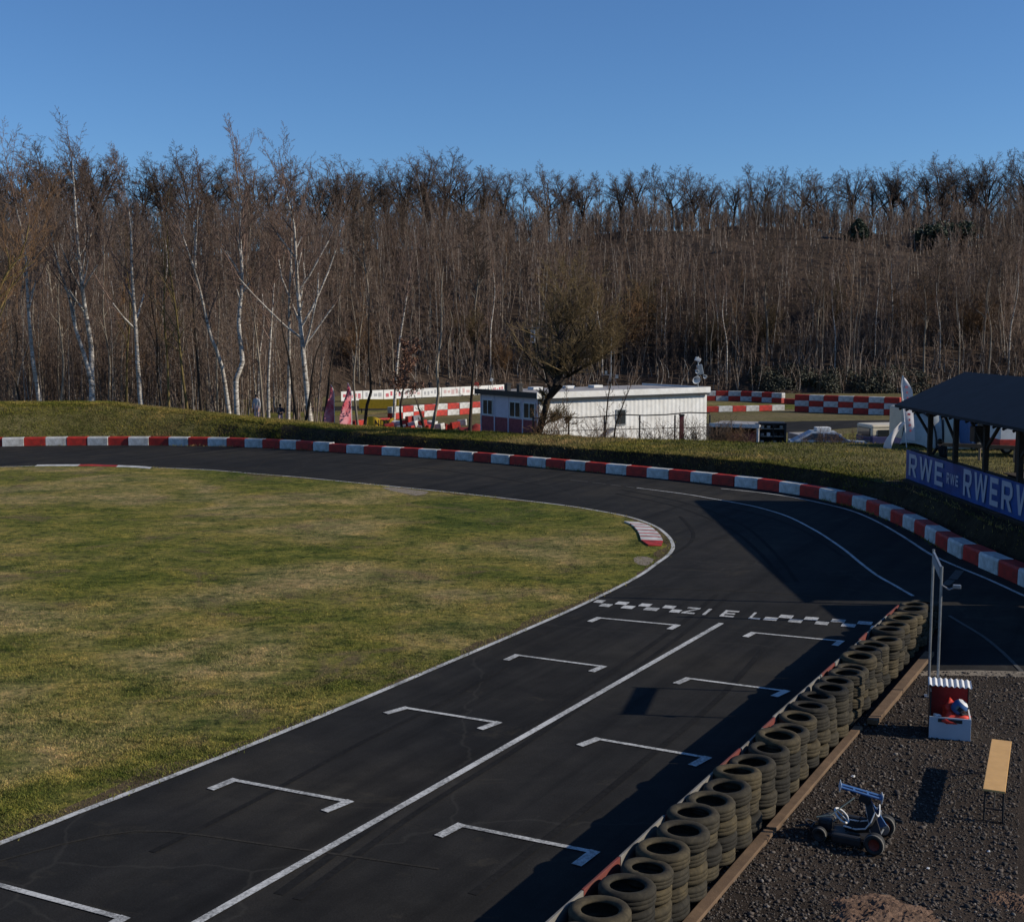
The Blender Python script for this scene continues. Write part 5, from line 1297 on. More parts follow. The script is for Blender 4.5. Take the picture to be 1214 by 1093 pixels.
# ================================================================== TREES
def limb(out, p, d, L, r, lv, sp, rg):
    n = sp['n'][lv]; st = L/n; wob = sp['wob'][lv]; tr = sp['trop'][lv]; tp = sp.get('tip', .25); pts = [(p, r)]
    for i in range(n):
        d = Vector((d.x+rg.gauss(0, wob), d.y+rg.gauss(0, wob), d.z+rg.gauss(0, wob)*.6+tr)).normalized()
        p2 = p+d*st; r2_ = max(sp['rmin'], r*(1-(i+1)/n*(1-tp))) if i == n-1 or True else r
        rr0 = pts[-1][1]; out.append((p, p2, rr0, r2_)); p = p2; pts.append((p, r2_))
    if lv+1 < len(sp['n']):
        sprout(out, pts, L, lv+1, sp, rg, sp['t0'][lv])
def sprout(out, pts, L, lv, sp, rg, t0):
    k = sp['kids'][lv]; k = max(1, int(k*(.75+.5*rg.random())))
    m = len(pts)-1
    for j in range(k):
        t = t0+(1-t0)*((j+rg.random())/k); f = t*m; i = min(int(f), m-1); f -= i
        a, b = pts[i][0], pts[i+1][0]; p = a+(b-a)*f; r = pts[i][1]+(pts[i+1][1]-pts[i][1])*f
        ax = (b-a).normalized(); an = R(rg.uniform(*sp['ang'][lv])); az = rg.uniform(0, 2*math.pi)
        u = ax.orthogonal().normalized(); v = ax.cross(u); d = ax*math.cos(an)+(u*math.cos(az)+v*math.sin(az))*math.sin(an)
        if sp.get('up') and d.z < -.1: d.z = abs(d.z)
        ll = L*sp['len'][lv]*(1-.55*t if lv > 1 else sp['env'](t))*rg.uniform(.7, 1.25)
        limb(out, p, d, ll, max(sp['rmin'], min(r*.62, ll*sp['thick'])), lv, sp, rg)
def trunk(out, path, r, rg, tip=.03):
    P = smooth_line(path, max(.5, (path[-1]-path[0]).length/26)); n = len(P); pts = []
    for i, p in enumerate(P):
        t = i/(n-1); flare = 1+.35*math.exp(-t*28); pts.append((p, max(.012, r*flare*(1-t*(1-tip))**.9)))
    for a, b in zip(pts, pts[1:]): out.append((a[0], b[0], a[1], b[1]))
    return pts
def seg_np(segs):
    return (np.array([s[0] for s in segs], dtype=np.float64).reshape(-1, 3), np.array([s[1] for s in segs], dtype=np.float64).reshape(-1, 3), np.array([s[2] for s in segs]), np.array([s[3] for s in segs]))
def prisms(p0, p1, r0, r1, n):
    d = p1-p0; ln = np.linalg.norm(d, axis=1, keepdims=True)+1e-9; d = d/ln
    p1 = p1+d*np.minimum(r1[:, None]*.5, ln*.2)
    ref = np.where(np.abs(d[:, 2:3]) > .9, np.array([[1., 0, 0]]), np.array([[0, 0, 1.]])); u = np.cross(d, ref); u /= np.linalg.norm(u, axis=1, keepdims=True); v = np.cross(d, u)
    a = np.arange(n)*2*np.pi/n; cs = np.cos(a)[None, :, None]; sn = np.sin(a)[None, :, None]
    ring = u[:, None]*cs+v[:, None]*sn
    V = np.stack([p0[:, None]+ring*r0[:, None, None], p1[:, None]+ring*r1[:, None, None]], 1)      # N,2,n,3
    k = np.arange(n); q = np.stack([k, (k+1) % n, (k+1) % n+n, k+n], 1)                             # n,4
    I = (np.arange(len(p0))*2*n)[:, None, None]+q[None]
    return V.reshape(-1, 3), I.reshape(-1)
def tree_meshes(segs, name, thr, mt, mc, n1=7):
    p0, p1, r0, r1 = seg_np(segs); k = r0 >= thr
    V, I = prisms(p0[k], p1[k], r0[k], r1[k], n1); tr = np_mesh(name+'_trunk', V, 4, I, mt, smooth=True)
    k = ~k; V, I = prisms(p0[k], p1[k], r0[k], r1[k], 3); cr = np_mesh(name+'_crown', V, 4, I, mc)
    return tr, cr
BIRCH = dict(n=[1, 6, 5, 3], wob=[0, .09, .13, .18], trop=[0, .10, .02, -.05], kids=[0, 26, 11, 8], ang=[None, (18, 42), (25, 60), (25, 70)], len=[1, .30, .34, .30], t0=[0, .12, .10, 0], thick=.0095, rmin=.0075, env=lambda t: max(.10, 1.15-1.35*abs(t-.33)), up=True)
SLIM = dict(n=[1, 5, 4, 2], wob=[0, .10, .15, .2], trop=[0, .12, .05, 0], kids=[0, 22, 6, 4], ang=[None, (25, 52), (25, 60), (25, 70)], len=[1, .22, .36, .34], t0=[0, .15, .12, 0], thick=.012, rmin=.008, env=lambda t: max(.3, 1.1-.8*t), up=True)
OAK = dict(n=[1, 7, 6, 4, 3], wob=[0, .16, .22, .26, .3], trop=[0, .05, .05, .05, .02], kids=[0, 11, 9, 7, 5], ang=[None, (35, 75), (30, 65), (30, 70), (30, 75)], len=[1, .66, .50, .45, .42], t0=[0, .25, .2, .15, 0], thick=.026, rmin=.014, env=lambda t: 1.15-.60*t, up=True, tip=.3)
WILLOW = dict(n=[1, 6, 5, 4], wob=[0, .12, .12, .12], trop=[0, .12, .10, .04], kids=[0, 22, 10, 7], ang=[None, (20, 55), (18, 50), (15, 45)], len=[1, .42, .42, .42], t0=[0, .10, .08, 0], thick=.014, rmin=.008, env=lambda t: 1.1-.5*t, up=True)
def px_path(pts, y, zb, rg, dj=.5):
    """trunk path seen in the photo -> local metres at forward distance y, standing on height zb"""
    out = []; dd = 0
    x0 = AT(pts[0][0], y)
    for i, (px, py) in enumerate(pts):
        out.append(Vector((AT(px, y)-x0, dd, ZAT(py, y)-zb))); dd += rg.uniform(-dj, dj)
    o0 = out[0]
    if o0.z > .15: out = [Vector((o0.x-(out[1].x-o0.x)*.2, 0, -.1))]+out
    else: o0.z = -.1
    return out, x0
def tree(name, label, cat, pts, y, r, sp, mt, mc, seed, t0=.35, thr=.05, group=None, zb=GZ, L=None, extra=None):
    rg = random.Random(seed); path, x0 = px_path(pts, y, zb, rg); segs = []
    tp = trunk(segs, path, r, rg); ht = path[-1].z
    sprout(segs, tp, L or ht, 1, sp, rg, t0)
    for e in (extra or []):       # forked second stems given as pixel paths
        pe = [Vector((AT(px, y)-x0, rg.uniform(-.4, .4), ZAT(py, y)-zb)) for px, py in e[0]]
        yb_ = min(tp, key=lambda q_: (q_[0]-pe[0]).length)[0].y
        for q_ in pe: q_.y += yb_
        pe[0].y = yb_
        q = trunk(segs, pe, e[1], rg); sprout(segs, q, (pe[-1]-pe[0]).length*1.1, 1, sp, rg, .2)
    a, b = tree_meshes(segs, name, thr, mt, mc)
    t = thing(name, label, cat, (x0, y, zb), 0, group); link('trunk', a, t); link('crown', b, t)
    if sp.get('thick') == .0095: t.scale = (1, 1, .955)
    return t
GB = 'bare birches in the row behind the bank'
tree('birch_tree', 'slender white birch with a bare lower stem, westernmost full stem of the row', 'tree', [(47,479),(43,420),(38,350),(35,284),(28,230),(20,180),(14,144)], 84, .17, BIRCH, 'birch', 'birchtwig', 1, .42, group=GB)
tree('birch_tree', 'twin stemmed birch forking low into a leaning and an upright stem', 'tree', [(109,482),(107,440),(105,407),(102,360),(100.7,315),(96,260),(93,200),(90,165),(87,132)], 85, .22, BIRCH, 'birch', 'birchtwig', 2, .36, group=GB, extra=[([(109,455),(101,415),(91,384),(82,340),(76,307),(69,260),(59.5,196)], .15)])
tree('birch_tree', 'straight white birch alone between the twin stemmed and the crooked birches', 'tree', [(167,486),(166,430),(164.5,376),(163,310),(163,269),(159,225),(152,190),(150,172)], 83, .19, BIRCH, 'birch', 'birchtwig', 3, .40, group=GB)
tree('birch_tree', 'crooked birch leaning west and forking into two high limbs', 'tree', [(272,498),(265,430),(256,398),(250,370),(245,335),(240,307),(230,273),(221,242),(210,222),(200,196)], 84, .17, BIRCH, 'birch', 'birchtwig', 4, .40, group=GB, extra=[([(241,310),(242,284),(246,227),(248,190),(247,172)], .09)])
tree('birch_tree', 'tallest birch with wavy white stem and a tuft above the ridge line', 'tree', [(281,496),(280,447),(287,426),(282.5,377),(286,328),(284,273),(283,217),(280,172),(277,130)], 82, .20, BIRCH, 'birch', 'birchtwig', 5, .42, group=GB)
tree('birch_tree', 'bright white birch with many long ascending limbs before the red flags', 'tree', [(367,500),(361,433),(355,363),(352,294),(351,252),(345,221),(340,190),(336,158)], 82, .21, dict(BIRCH, kids=[0, 32, 11, 8], ang=[None, (28, 52), (25, 60), (25, 70)], len=[1, .36, .33, .3]), 'birch', 'birchtwig', 6, .26, group=GB)
tree('birch_tree', 'paler companion birch close beside the bright white one', 'tree', [(341,500),(344,433),(347,346),(350,287),(352,230),(356,190)], 84, .15, BIRCH, 'birch', 'birchtwig', 7, .4, group=GB)
tree('birch_tree', 'thin grey birch with forked crown just west of the companion birch', 'tree', [(318,498),(320,440),(327,328),(331,300),(335,255),(338,215)], 86, .12, BIRCH, 'birch', 'birchtwig', 8, .4, group=GB)
tree('birch_tree', 'lone white birch rising behind the brown leaved tree', 'tree', [(466,505),(471,430),(477,384),(484,344),(489,300),(493,268)], 84, .13, dict(BIRCH, kids=[0, 20, 7, 5]), 'birch', 'birchtwig', 9, .35, group=GB)
GT = 'thin dark stems between the birches'
for i, (lab, pts, y, r, mt, mc, sp) in enumerate((
    ('thin mossy stem just west of the straight white birch', [(150,488),(152,430),(156,360),(155,300),(160,240)], 86, .09, 'olive', 'olivetwig', SLIM),
    ('dark double bent stem east of the straight white birch', [(192,488),(188,440),(190,400),(186,350),(190,290)], 85, .09, 'darkbark', 'greytwig', SLIM),
    ('yellowish thin stem between the straight and crooked birches', [(200,490),(199,430),(199,370),(203,300),(200,240)], 84, .10, 'olive', 'olivetwig', SLIM),
    ('greenish leaning stem with drooping twigs west of the crooked birch', [(222,490),(219,440),(213,370),(207,300),(210,230)], 83, .11, 'olive', 'olivetwig', SLIM),
    ('dark stem standing close against the crooked birch', [(239,492),(236,440),(233,380),(230,320),(235,250)], 83, .11, 'darkbark', 'greytwig', SLIM),
    ('thin brown stem directly east of the tallest birch', [(312,500),(309,430),(303,370),(297,320),(294,270)], 87, .10, 'grey', 'greytwig', SLIM),
    ('black trunk crossing before the companion birch', [(352,502),(346,462),(343,427),(335,390),(333,350)], 80, .13, 'darkbark', 'darktwig', dict(SLIM, ang=[None, (35, 75), (25, 60), (25, 70)])),
    ('black leaning trunk beside the bright white birch', [(362,503),(368,470),(372,440),(378,415),(392,390)], 79.5, .13, 'darkbark', 'darktwig', dict(SLIM, ang=[None, (35, 75), (25, 60), (25, 70)])),
    ('black leaning stem just west of the two red flags', [(383,504),(388,470),(394,430),(402,395),(410,350)], 79, .10, 'darkbark', 'greytwig', SLIM),
    ('black curved stem beside the yellow banner', [(432,508),(436,480),(441,464),(440,420),(440,380),(443,330)], 78, .12, 'darkbark', 'greytwig', SLIM),
    ('black forked stub tree east of the tumbled blocks', [(503,513),(500,495),(496,482),(492,470)], 76, .14, 'darkbark', 'darktwig', dict(SLIM, ang=[None, (35, 75), (25, 60), (25, 70)])),
    ('tall grey stem between the stub tree and the lilac end wall', [(511,514),(516,490),(520,467),(519,433),(524,396),(525,340),(530,300)], 77, .12, 'grey', 'greytwig', SLIM),
    ('dark grey tree with a low limb reaching west beside the lilac end wall', [(557,514),(558,485),(560,456),(563,427),(567,390),(572,350)], 76, .13, 'darkbark', 'greytwig', dict(SLIM, ang=[None, (35, 75), (25, 60), (25, 70)])),
    ('thin sapling before the long wall of the white building, west of its window', [(717,528),(719,500),(722,470),(728,440),(735,400)], 66.0, .06, 'darkbark', 'greytwig', SLIM),
    ('thin leaning sapling below the dark window of the white building', [(728,528),(731,505),(737,485),(746,462),(760,430)], 65.6, .06, 'darkbark', 'greytwig', SLIM),
    ('very thin sapling near the crooked tree before the white wall', [(671,525),(671,495),(672,470),(670,440)], 65.8, .035, 'darkbark', 'greytwig', SLIM),
    ('grey stem west of the twin stemmed birch', [(72,482),(74,430),(70,370),(73,300),(68,240)], 88, .10, 'grey', 'greytwig', SLIM),
    ('dark low forking tree between the first two birches', [(24,482),(22,440),(26,400),(22,350)], 84, .10, 'darkbark', 'greytwig', SLIM),
    ('pale stem between the twin stemmed and straight birches', [(128,486),(131,430),(127,370),(130,300),(126,250)], 89, .10, 'grey', 'greytwig', SLIM),
    ('pale thin stem between the crooked and tallest birches', [(258,494),(259,430),(262,370),(258,310)], 89, .09, 'grey', 'greytwig', SLIM),
    ('brown stem between the flags and the yellow banner', [(424,506),(420,450),(424,400),(418,340),(421,290)], 88, .10, 'grey', 'greytwig', SLIM))):
    n_ = 'bare_tree' if not lab.count('sapling') else 'sapling'
    tree(n_, lab, 'tree' if n_ == 'bare_tree' else 'sapling', pts, y, r, sp, mt, mc, 40+i, .3 if len(pts) > 4 else .35, .025, group=GT if n_ == 'bare_tree' else 'saplings before the white building', L=None if n_ == 'bare_tree' else 3.2)
# crooked black tree before the building
tree('crooked_tree', 'crooked dark tree with mossy limbs before the corner of the white building', 'tree', [(634,526),(641,507),(646,488),(650,472),(658,458),(661,445),(663,435),(671,423),(684,410),(700,392),(716,372)], 65.5, .24, dict(WILLOW, kids=[0, 36, 11, 7], ang=[None, (35, 85), (25, 65), (20, 65)], len=[1, .58, .42, .4], trop=[0, .06, .05, .02], rmin=.0065), 'darkbark', 'olivetwig', 70, .38, .035,
     extra=[([(650,474),(644,465),(643,476),(645,486)], .07), ([(652,470),(664,458),(672,448),(690,436),(712,425),(730,410)], .13), ([(661,446),(656,441),(650,437)], .05), ([(663,432),(665,412),(660,390),(668,360),(676,330)], .10), ([(640,510),(650,500),(662,497),(676,505)], .05)])
# mossy limb leaning in at the far west
tree('willow_tree', 'mossy yellow brown willow leaning in at the western edge', 'tree', [(-40,500),(-22,420),(0,352),(15,325),(30,303),(40,284),(44,268),(46,240)], 78, .20, dict(WILLOW, len=[1, .36, .42, .42], kids=[0, 26, 10, 8]), 'olive', 'rusttwig', 77, .3, .03)
# brown leaved young tree
rg = random.Random(5); segs = []
path, x0 = px_path([(476,508),(474,485),(478,460),(480,435),(482,410)], 77, GZ, rg); tp = trunk(segs, path, .10, rg); sprout(segs, tp, 4.2, 1, dict(SLIM, kids=[0, 20, 6, 3], ang=[None, (40, 80), (30, 70), (30, 70)], len=[1, .5, .4, .3]), rg, .42)
a, b = tree_meshes(segs, 'young_oak', .022, 'darkbark', 'greytwig'); t = thing('young_oak', 'young oak still holding its dry brown leaves beside the yellow banner', 'tree', (x0, 77, GZ)); link('trunk', a, t); link('twig', b, t)
def leaf_cloud(segs, n, sz, thr, zmin, seed):
    r_ = np.random.default_rng(seed); p0, p1, r0, _ = seg_np(segs); k = (r0 < thr) & (p1[:, 2] > zmin); p0, p1 = p0[k], p1[k]
    i = r_.integers(0, len(p0), n); c = p0[i]+(p1[i]-p0[i])*r_.random((n, 1))+r_.normal(0, sz*.7, (n, 3))
    u = r_.normal(0, 1, (n, 3)); u /= np.linalg.norm(u, axis=1, keepdims=True); v = np.cross(u, r_.normal(0, 1, (n, 3))); v /= np.linalg.norm(v, axis=1, keepdims=True); s = sz*r_.uniform(.6, 1.3, (n, 1))
    return np.stack([c-u*s, c-v*s*.55, c+u*s, c+v*s*.55], 1).reshape(-1, 3), np.arange(4*n)
V, I = leaf_cloud(segs, 2600, .075, .02, 2.2, 3); link('leaves', np_mesh('leaves', V, 4, I, 'leaf'), t)

# brush in front of the building and along the bank top (individual shrubs)
SHR = []
for q in range(4):
    rg = random.Random(90+q); segs = []
    for k_ in range(16):
        a = rg.uniform(0, 6.28); d = Vector((.55*math.cos(a)*rg.random(), .55*math.sin(a)*rg.random(), 1)).normalized()
        limb(segs, Vector((rg.uniform(-.4, .4), rg.uniform(-.3, .3), -.05)), d, rg.uniform(.9, 1.7), .012, 0, dict(n=[4, 3, 2], wob=[.12, .16, .2], trop=[.03, .02, 0], kids=[0, 8, 4], ang=[None, (20, 55), (20, 60)], len=[1, .45, .4], t0=[.2, .1, 0], thick=.02, rmin=.005, env=lambda t: 1.1-.5*t), rg)
    p0, p1, r0, r1 = seg_np(segs); V, I = prisms(p0, p1, r0, r1, 3); SHR.append(np_mesh('shrub', V, 4, I, 'rusttwig' if q == 0 else ('darktwig' if q == 1 else 'greytwig')))
shl = [(648,'just east of the crooked tree'),(660,'before the western part of the white wall'),(700,'below the diagonal stair'),
       (742,'east of the leaning sapling'),(776,'before the white wall, west of the red post'),(797,'beside the red post'),(822,'at the eastern corner of the white building'),(840,'before the storage shelter, western end'),(851,'before the storage shelter, second from the west'),(862,'before the middle of the storage shelter'),
       (873,'before the storage shelter, second from the east'),(886,'before the eastern end of the storage shelter'),(958,'before the tail of the silver car'),(968,'before the rear wheel of the silver car'),(978,'before the middle of the silver car'),(988,'before the front wheel of the silver car'),(1000,'at the nose of the silver car'),(1012,'between the silver car and the camper van')]
r2 = random.Random(55)
for px, wh in shl:
    y = 64.9 if px < 830 else (62.2 if px < 900 else 60.7); z = .2 if px < 830 else (.75 if px < 900 else .88)
    o = link('shrub', r2.choice(SHR[1:] if px > 900 else SHR), loc=(AT(px, y), y+r2.uniform(-.3, .3), z-.35)); o.rotation_euler = (0, 0, r2.uniform(0, 6.28)); s = r2.uniform(.8, 1.15)*(.62 if px > 900 else (1.0 if px > 830 else 1.35)); o.scale = (s, s, s*r2.uniform(.8, 1.2))
    tag(o, f'bare scrubby bush {wh}', 'bush', 'bare bushes behind the grass bank')

# ------------------------------------------------------------------ wood on the slope
def forest_variant(kind, seed):
    rg = random.Random(seed); segs = []
    if kind == 'oak':
        path = [Vector((0, 0, -.3)), Vector((rg.uniform(-.2, .2), 0, 1.6)), Vector((rg.uniform(-.4, .4), rg.uniform(-.3, .3), 3.4)), Vector((rg.uniform(-.7, .7), rg.uniform(-.4, .4), 5.4))]
        tp = trunk(segs, path, .24, rg, .45)
        sp = dict(OAK, kids=[0, 11, 10, 8, 5], ang=[None, (12, 66), (25, 60), (30, 68), (30, 72)], len=[1, .62, .50, .52, .62], wob=[0, .12, .18, .22, .24], trop=[0, .07, .05, .04, .02], env=lambda t: 1.0-.12*t, rmin=.009)
        sprout(segs, tp, 8.4, 1, sp, rg, .46); return tree_meshes(segs, 'oak', .05, 'darkbark', 'darktwig', 6)
    if kind == 'willow':
        for k_ in range(7):
            a = rg.uniform(0, 6.28); limb(segs, Vector((rg.uniform(-.5, .5), rg.uniform(-.5, .5), -.2)), Vector((.5*math.cos(a), .5*math.sin(a), 1)).normalized(), rg.uniform(4, 6.2), .09, 0, dict(n=[6, 5, 4, 3], wob=[.1, .13, .16, .2], trop=[.05, .06, .05, .02], kids=[0, 14, 9, 6], ang=[None, (20, 60), (20, 55), (20, 55)], len=[1, .5, .42, .42], t0=[.15, .12, .1, 0], thick=.016, rmin=.013, env=lambda t: 1.1-.45*t), rg)
        return tree_meshes(segs, 'willow', .045, 'darkbark', 'olivetwig' if seed % 2 else 'rusttwig', 5)
    if kind == 'tall':
        H_ = 13; path = [Vector((0, 0, -.3)), Vector((rg.uniform(-.3, .3), 0, 4)), Vector((rg.uniform(-.6, .6), rg.uniform(-.4, .4), 8)), Vector((rg.uniform(-.9, .9), 0, 12.5))]
        tp = trunk(segs, path, .17, rg, .12); sprout(segs, tp, 11, 1, dict(OAK, n=[1, 5, 4, 3], kids=[0, 24, 11, 8], ang=[None, (25, 55), (25, 60), (25, 65)], len=[1, .34, .42, .42], rmin=.014), rg, .42); return tree_meshes(segs, 'tall', .05, 'grey', 'darktwig', 6)
    path = [Vector((0, 0, -.3)), Vector((rg.uniform(-.3, .3), 0, 4)), Vector((rg.uniform(-.7, .7), rg.uniform(-.4, .4), 7.5)), Vector((rg.uniform(-1, 1), 0, 11))]
    tp = trunk(segs, path, .095, rg, .1); sprout(segs, tp, 11, 1, dict(SLIM, kids=[0, 20, 6, 4], len=[1, .22, .38, .36], rmin=.010), rg, .30)
    if kind == 'pale': return tree_meshes(segs, 'pale', .03, 'birch', 'birchtwig', 5)
    if kind == 'rust': return tree_meshes(segs, 'rust', .03, 'grey', 'rusttwig', 5)
    return tree_meshes(segs, 'slim', .03, 'grey', 'greytwig', 5)
FV = {k_: [forest_variant(k_, 200+i*7+len(k_)) for i in range(n_)] for k_, n_ in (('oak', 5), ('tall', 4), ('slim', 5), ('pale', 3), ('rust', 2), ('willow', 4))}
def plant(kind, x, y, s, sz, label, group, name='bare_tree', rg=rng):
    a, b = rg.choice(FV[kind]); z = ground_z(x, y)
    t = thing(name, label, 'tree', (x, y, z), rg.uniform(0, 6.28), group); t.scale = (s, s, sz); link('trunk', a, t); link('crown', b, t); return t
r2 = random.Random(77)
# ridge line: oaks and tall trees against the sky, from photo columns
RIDGE = [(12,190,'oak'),(40,180,'oak'),(70,172,'oak'),(100,170,'oak'),(125,176,'oak'),(150,195,'tall'),(175,198,'oak'),(200,192,'oak'),(228,180,'oak'),(252,190,'oak'),(300,184,'oak'),(325,188,'oak'),(350,196,'tall'),(376,200,'oak'),(397,192,'oak'),(418,190,'oak'),(440,200,'oak'),(462,198,'oak'),(482,190,'oak'),(508,180,'oak'),(530,184,'oak'),(552,196,'oak'),(575,200,'oak'),(598,204,'oak'),(622,212,'tall'),(648,200,'oak'),(668,202,'oak'),(690,208,'oak'),(708,210,'tall'),(735,203,'oak'),(752,201,'oak'),(772,200,'tall'),(795,204,'oak'),(818,203,'oak'),(836,210,'oak'),(866,212,'oak'),(884,200,'tall'),(902,203,'oak'),(925,204,'tall'),(944,206,'oak'),(962,204,'oak'),(984,210,'tall'),(1003,198,'oak'),(1026,208,'oak'),(1048,196,'oak'),(1066,200,'oak'),(1090,198,'oak'),(1108,190,'oak'),(1128,184,'oak'),(1148,188,'oak'),(1165,190,'oak'),(1186,186,'tall'),(1204,184,'oak'),(1222,182,'oak')]
for px, pt, kd in RIDGE:
    y = hill_y(AT(px, 190))+r2.uniform(55, 64); x = AT(px, y); z = hill_z(x, y); h = ZAT(pt, y)-z; hn = 10.3 if kd == 'oak' else 13.2
    s = h/hn
    lab = 'dark spreading bare oak against the sky along the wooded ridge' if kd == 'oak' else 'tall narrow bare tree against the sky along the wooded ridge'
    if (px, kd) == (508, 'oak'): lab = 'largest round crowned bare oak, standing highest in the middle of the ridge'
    plant(kd, x, y, max(s, .8)*(1.12 if kd == 'oak' else .9), s, lab, 'oaks along the ridge' if kd == 'oak' else 'narrow trees along the ridge', 'oak_tree' if kd == 'oak' else 'bare_tree', r2)
RPX = [q[0] for q in RIDGE]; RPY = [q[1] for q in RIDGE]
def cap_h(x, y, z):
    px = CX+F*x/y; q = y-hill_y(x); k = min(1, max(0, (px-620)/200))
    ex = float(np.interp(q, [0, 12, 38, 48, 70], [70, 62, 52, 34, 34]))*(1-k)+float(np.interp(q, [0, 12, 38, 48, 70], [108, 98, 80, 36, 30]))*k
    return ZAT(float(np.interp(px, RPX, RPY))+ex+12*math.sin(x*.55+1.7*math.sin(x*.21+y*.3)), y)-z      # crowns stay below the ridge line
# slope: individual trees, nearest first
def spots(n, y0, y1, k_=1.0, x0=-.46, x1=.46, mind=1.7):
    out = []; tries = 0
    while len(out) < n and tries < 20000:
        tries += 1; y = r2.uniform(y0, y1); x = r2.uniform(x0, x1)*(y if y > 60 else y+130); y += hill_y(x) if y < 60 else 0
        if all((x-a)**2+(y-b)**2 > mind**2 for a, b in out): out.append((x, y))
    return out
for x, y in spots(95, 1, 12): 
    kd = r2.choices(['slim', 'pale', 'tall', 'rust'], [5, 3, 1, 1.2])[0]; s = min(r2.uniform(.85, 1.25), cap_h(x, y, ground_z(x, y))/12.5)
    if abs(x-AT(631, y)) < 2.2: continue
    plant(kd, x, y, s, s*r2.uniform(.95, 1.15), {'slim': 'thin grey bare tree at the lower edge of the hillside wood', 'pale': 'thin white birch at the lower edge of the hillside wood', 'tall': 'dark tall bare tree at the lower edge of the hillside wood', 'rust': 'rusty twigged bare tree at the lower edge of the hillside wood'}[kd], f'{kd} trees at the lower edge of the hillside wood'.replace('slim', 'grey').replace('pale', 'white').replace('tall', 'dark').replace('rust', 'rusty'), 'bare_tree', r2)
for x, y in spots(140, 12, 54, mind=2.2):
    kd = r2.choices(['slim', 'pale', 'tall', 'rust'], [5, 3, 2.4, .8])[0]; s = min(r2.uniform(.75, 1.1), cap_h(x, y, ground_z(x, y))/15.5)
    plant(kd, x, y, s, s*r2.uniform(.95, 1.15), {'slim': 'thin grey bare tree in the middle of the wooded slope', 'pale': 'thin white birch in the middle of the wooded slope', 'tall': 'dark tall bare tree in the middle of the wooded slope', 'rust': 'rusty twigged bare tree in the middle of the wooded slope'}[kd], f'{kd} trees on the wooded slope'.replace('slim', 'grey').replace('pale', 'white').replace('tall', 'dark').replace('rust', 'rusty'), 'bare_tree', r2)
for x, y in spots(55, 90, 116, x0=-.46, x1=-.165, mind=2.0):
    kd = r2.choices(['slim', 'pale', 'rust'], [5, 2, 2])[0]; s = r2.uniform(.8, 1.15)
    plant(kd, x, y, s, s, {'slim': 'thin grey bare tree in the wood behind the birch row', 'pale': 'thin white birch in the wood behind the birch row', 'rust': 'rusty twigged bare tree in the wood behind the birch row'}[kd], f'{kd} trees behind the birch row'.replace('slim', 'grey').replace('pale', 'white').replace('rust', 'rusty'), 'bare_tree', r2)
# rounded willows and rusty bushes standing in front of the slope
for k_, (px, q, s_, lab) in enumerate(((735, 6, 1.25, 'broad olive willow rising behind the white building roof'), (772, 10, 1.15, 'rusty topped willow above the middle of the white building'), (840, 5, .95, 'low olive willow behind the floodlight mast'), (905, 7, .9, 'brown willow above the single far barrier'), (700, 4, .7, 'low rusty willow east of the raised hide'), (598, 3, .62, 'small rusty bush at the wood edge above the lilac end wall'), (425, 5, .9, 'olive willow above the western end of the white boards'), (550, 8, .8, 'brown willow above the middle of the white boards'), (985, 12, .9, 'brown willow above the triple checkered barrier'), (1075, 10, 1.0, 'olive willow above the white feather flag'), (1150, 9, 1.0, 'brown willow above the pavilion ridge'))):
    y = hill_y(AT(px, 145))+q; plant('willow', AT(px, y), y, s_, s_, lab, 'willows at the foot of the wooded slope', 'willow_tree', r2)
# the mass of the wood: thin stems and brush nobody could count
def mass(n_var, copies, spots_fn, seed, hh, name, label, rm, ks=(14, 5), dd=0):
    rg = random.Random(seed); base_ = []
    for v in range(n_var):
        segs = []; H_ = hh*rg.uniform(.8, 1.15)
        tp = trunk(segs, [Vector((0, 0, -.3)), Vector((rg.uniform(-.3, .3), rg.uniform(-.3, .3), H_*.5)), Vector((rg.uniform(-.8, .8), rg.uniform(-.8, .8), H_))], .055, rg, .15)
        tp = tp[::2]
        ks_ = len(segs); sprout(segs, tp, H_, 1, dict(n=[1, 3, 2], wob=[0, .12, .18], trop=[0, .14, .06], kids=[0, ks[0], ks[1]], ang=[None, (22, 50), (25, 65)], len=[1, .25, .42], t0=[0, .1, 0], thick=.012, rmin=rm, env=lambda t: 1.1-.6*t, up=True), rg, .18)
        p0, p1, r0, r1 = seg_np(segs); st = np.zeros(len(p0)); st[:ks_] = 1; base_.append((p0, p1, r0, r1, st))
    Vs = []; Is = []; Ss = []; off = 0; ng = np.random.default_rng(seed)
    for q in range(copies):
        x, y = spots_fn(ng); z = ground_z(x, y)
        p0, p1, r0, r1, st = base_[q % n_var]; a = ng.uniform(0, 6.28); s = min(ng.uniform(.75, 1.25), max(.3, cap_h(x, y, z)/(hh*1.15))); c, sn = math.cos(a)*s, math.sin(a)*s
        M = np.array([[c, sn, 0], [-sn, c, 0], [ng.normal(0, .06)*s, ng.normal(0, .06)*s, s]]); o = np.array([x, y, z])
        V, I = prisms(p0@M+o, p1@M+o, r0, r1, 3); Vs.append(V); Is.append(I+off); off += len(V)
        tone = float(np.clip(ng.normal(.42+.20*math.sin(x*.17+2*math.sin(y*.09))*math.sin(y*.13+x*.05), .13), 0, .72)); stem_t = tone if ng.random() < .55 else ng.uniform(.75, 1)
        Ss.append(np.repeat(np.where(st > 0, stem_t, tone), 6))
    me = np_mesh(name, np.concatenate(Vs), 4, np.concatenate(Is), 'woods', np.concatenate(Ss)); tag(link(name, me), label, 'wood', kind='stuff')
mass(7, 1800, lambda g: ((lambda q: (lambda x: (x, hill_y(x)+1+q))(g.uniform(-.47, .47)*(128+q)))(64*g.random()**.8)), 5, 9.0, 'hillside_wood', 'brown mass of bare young wood covering the hillside', .016)
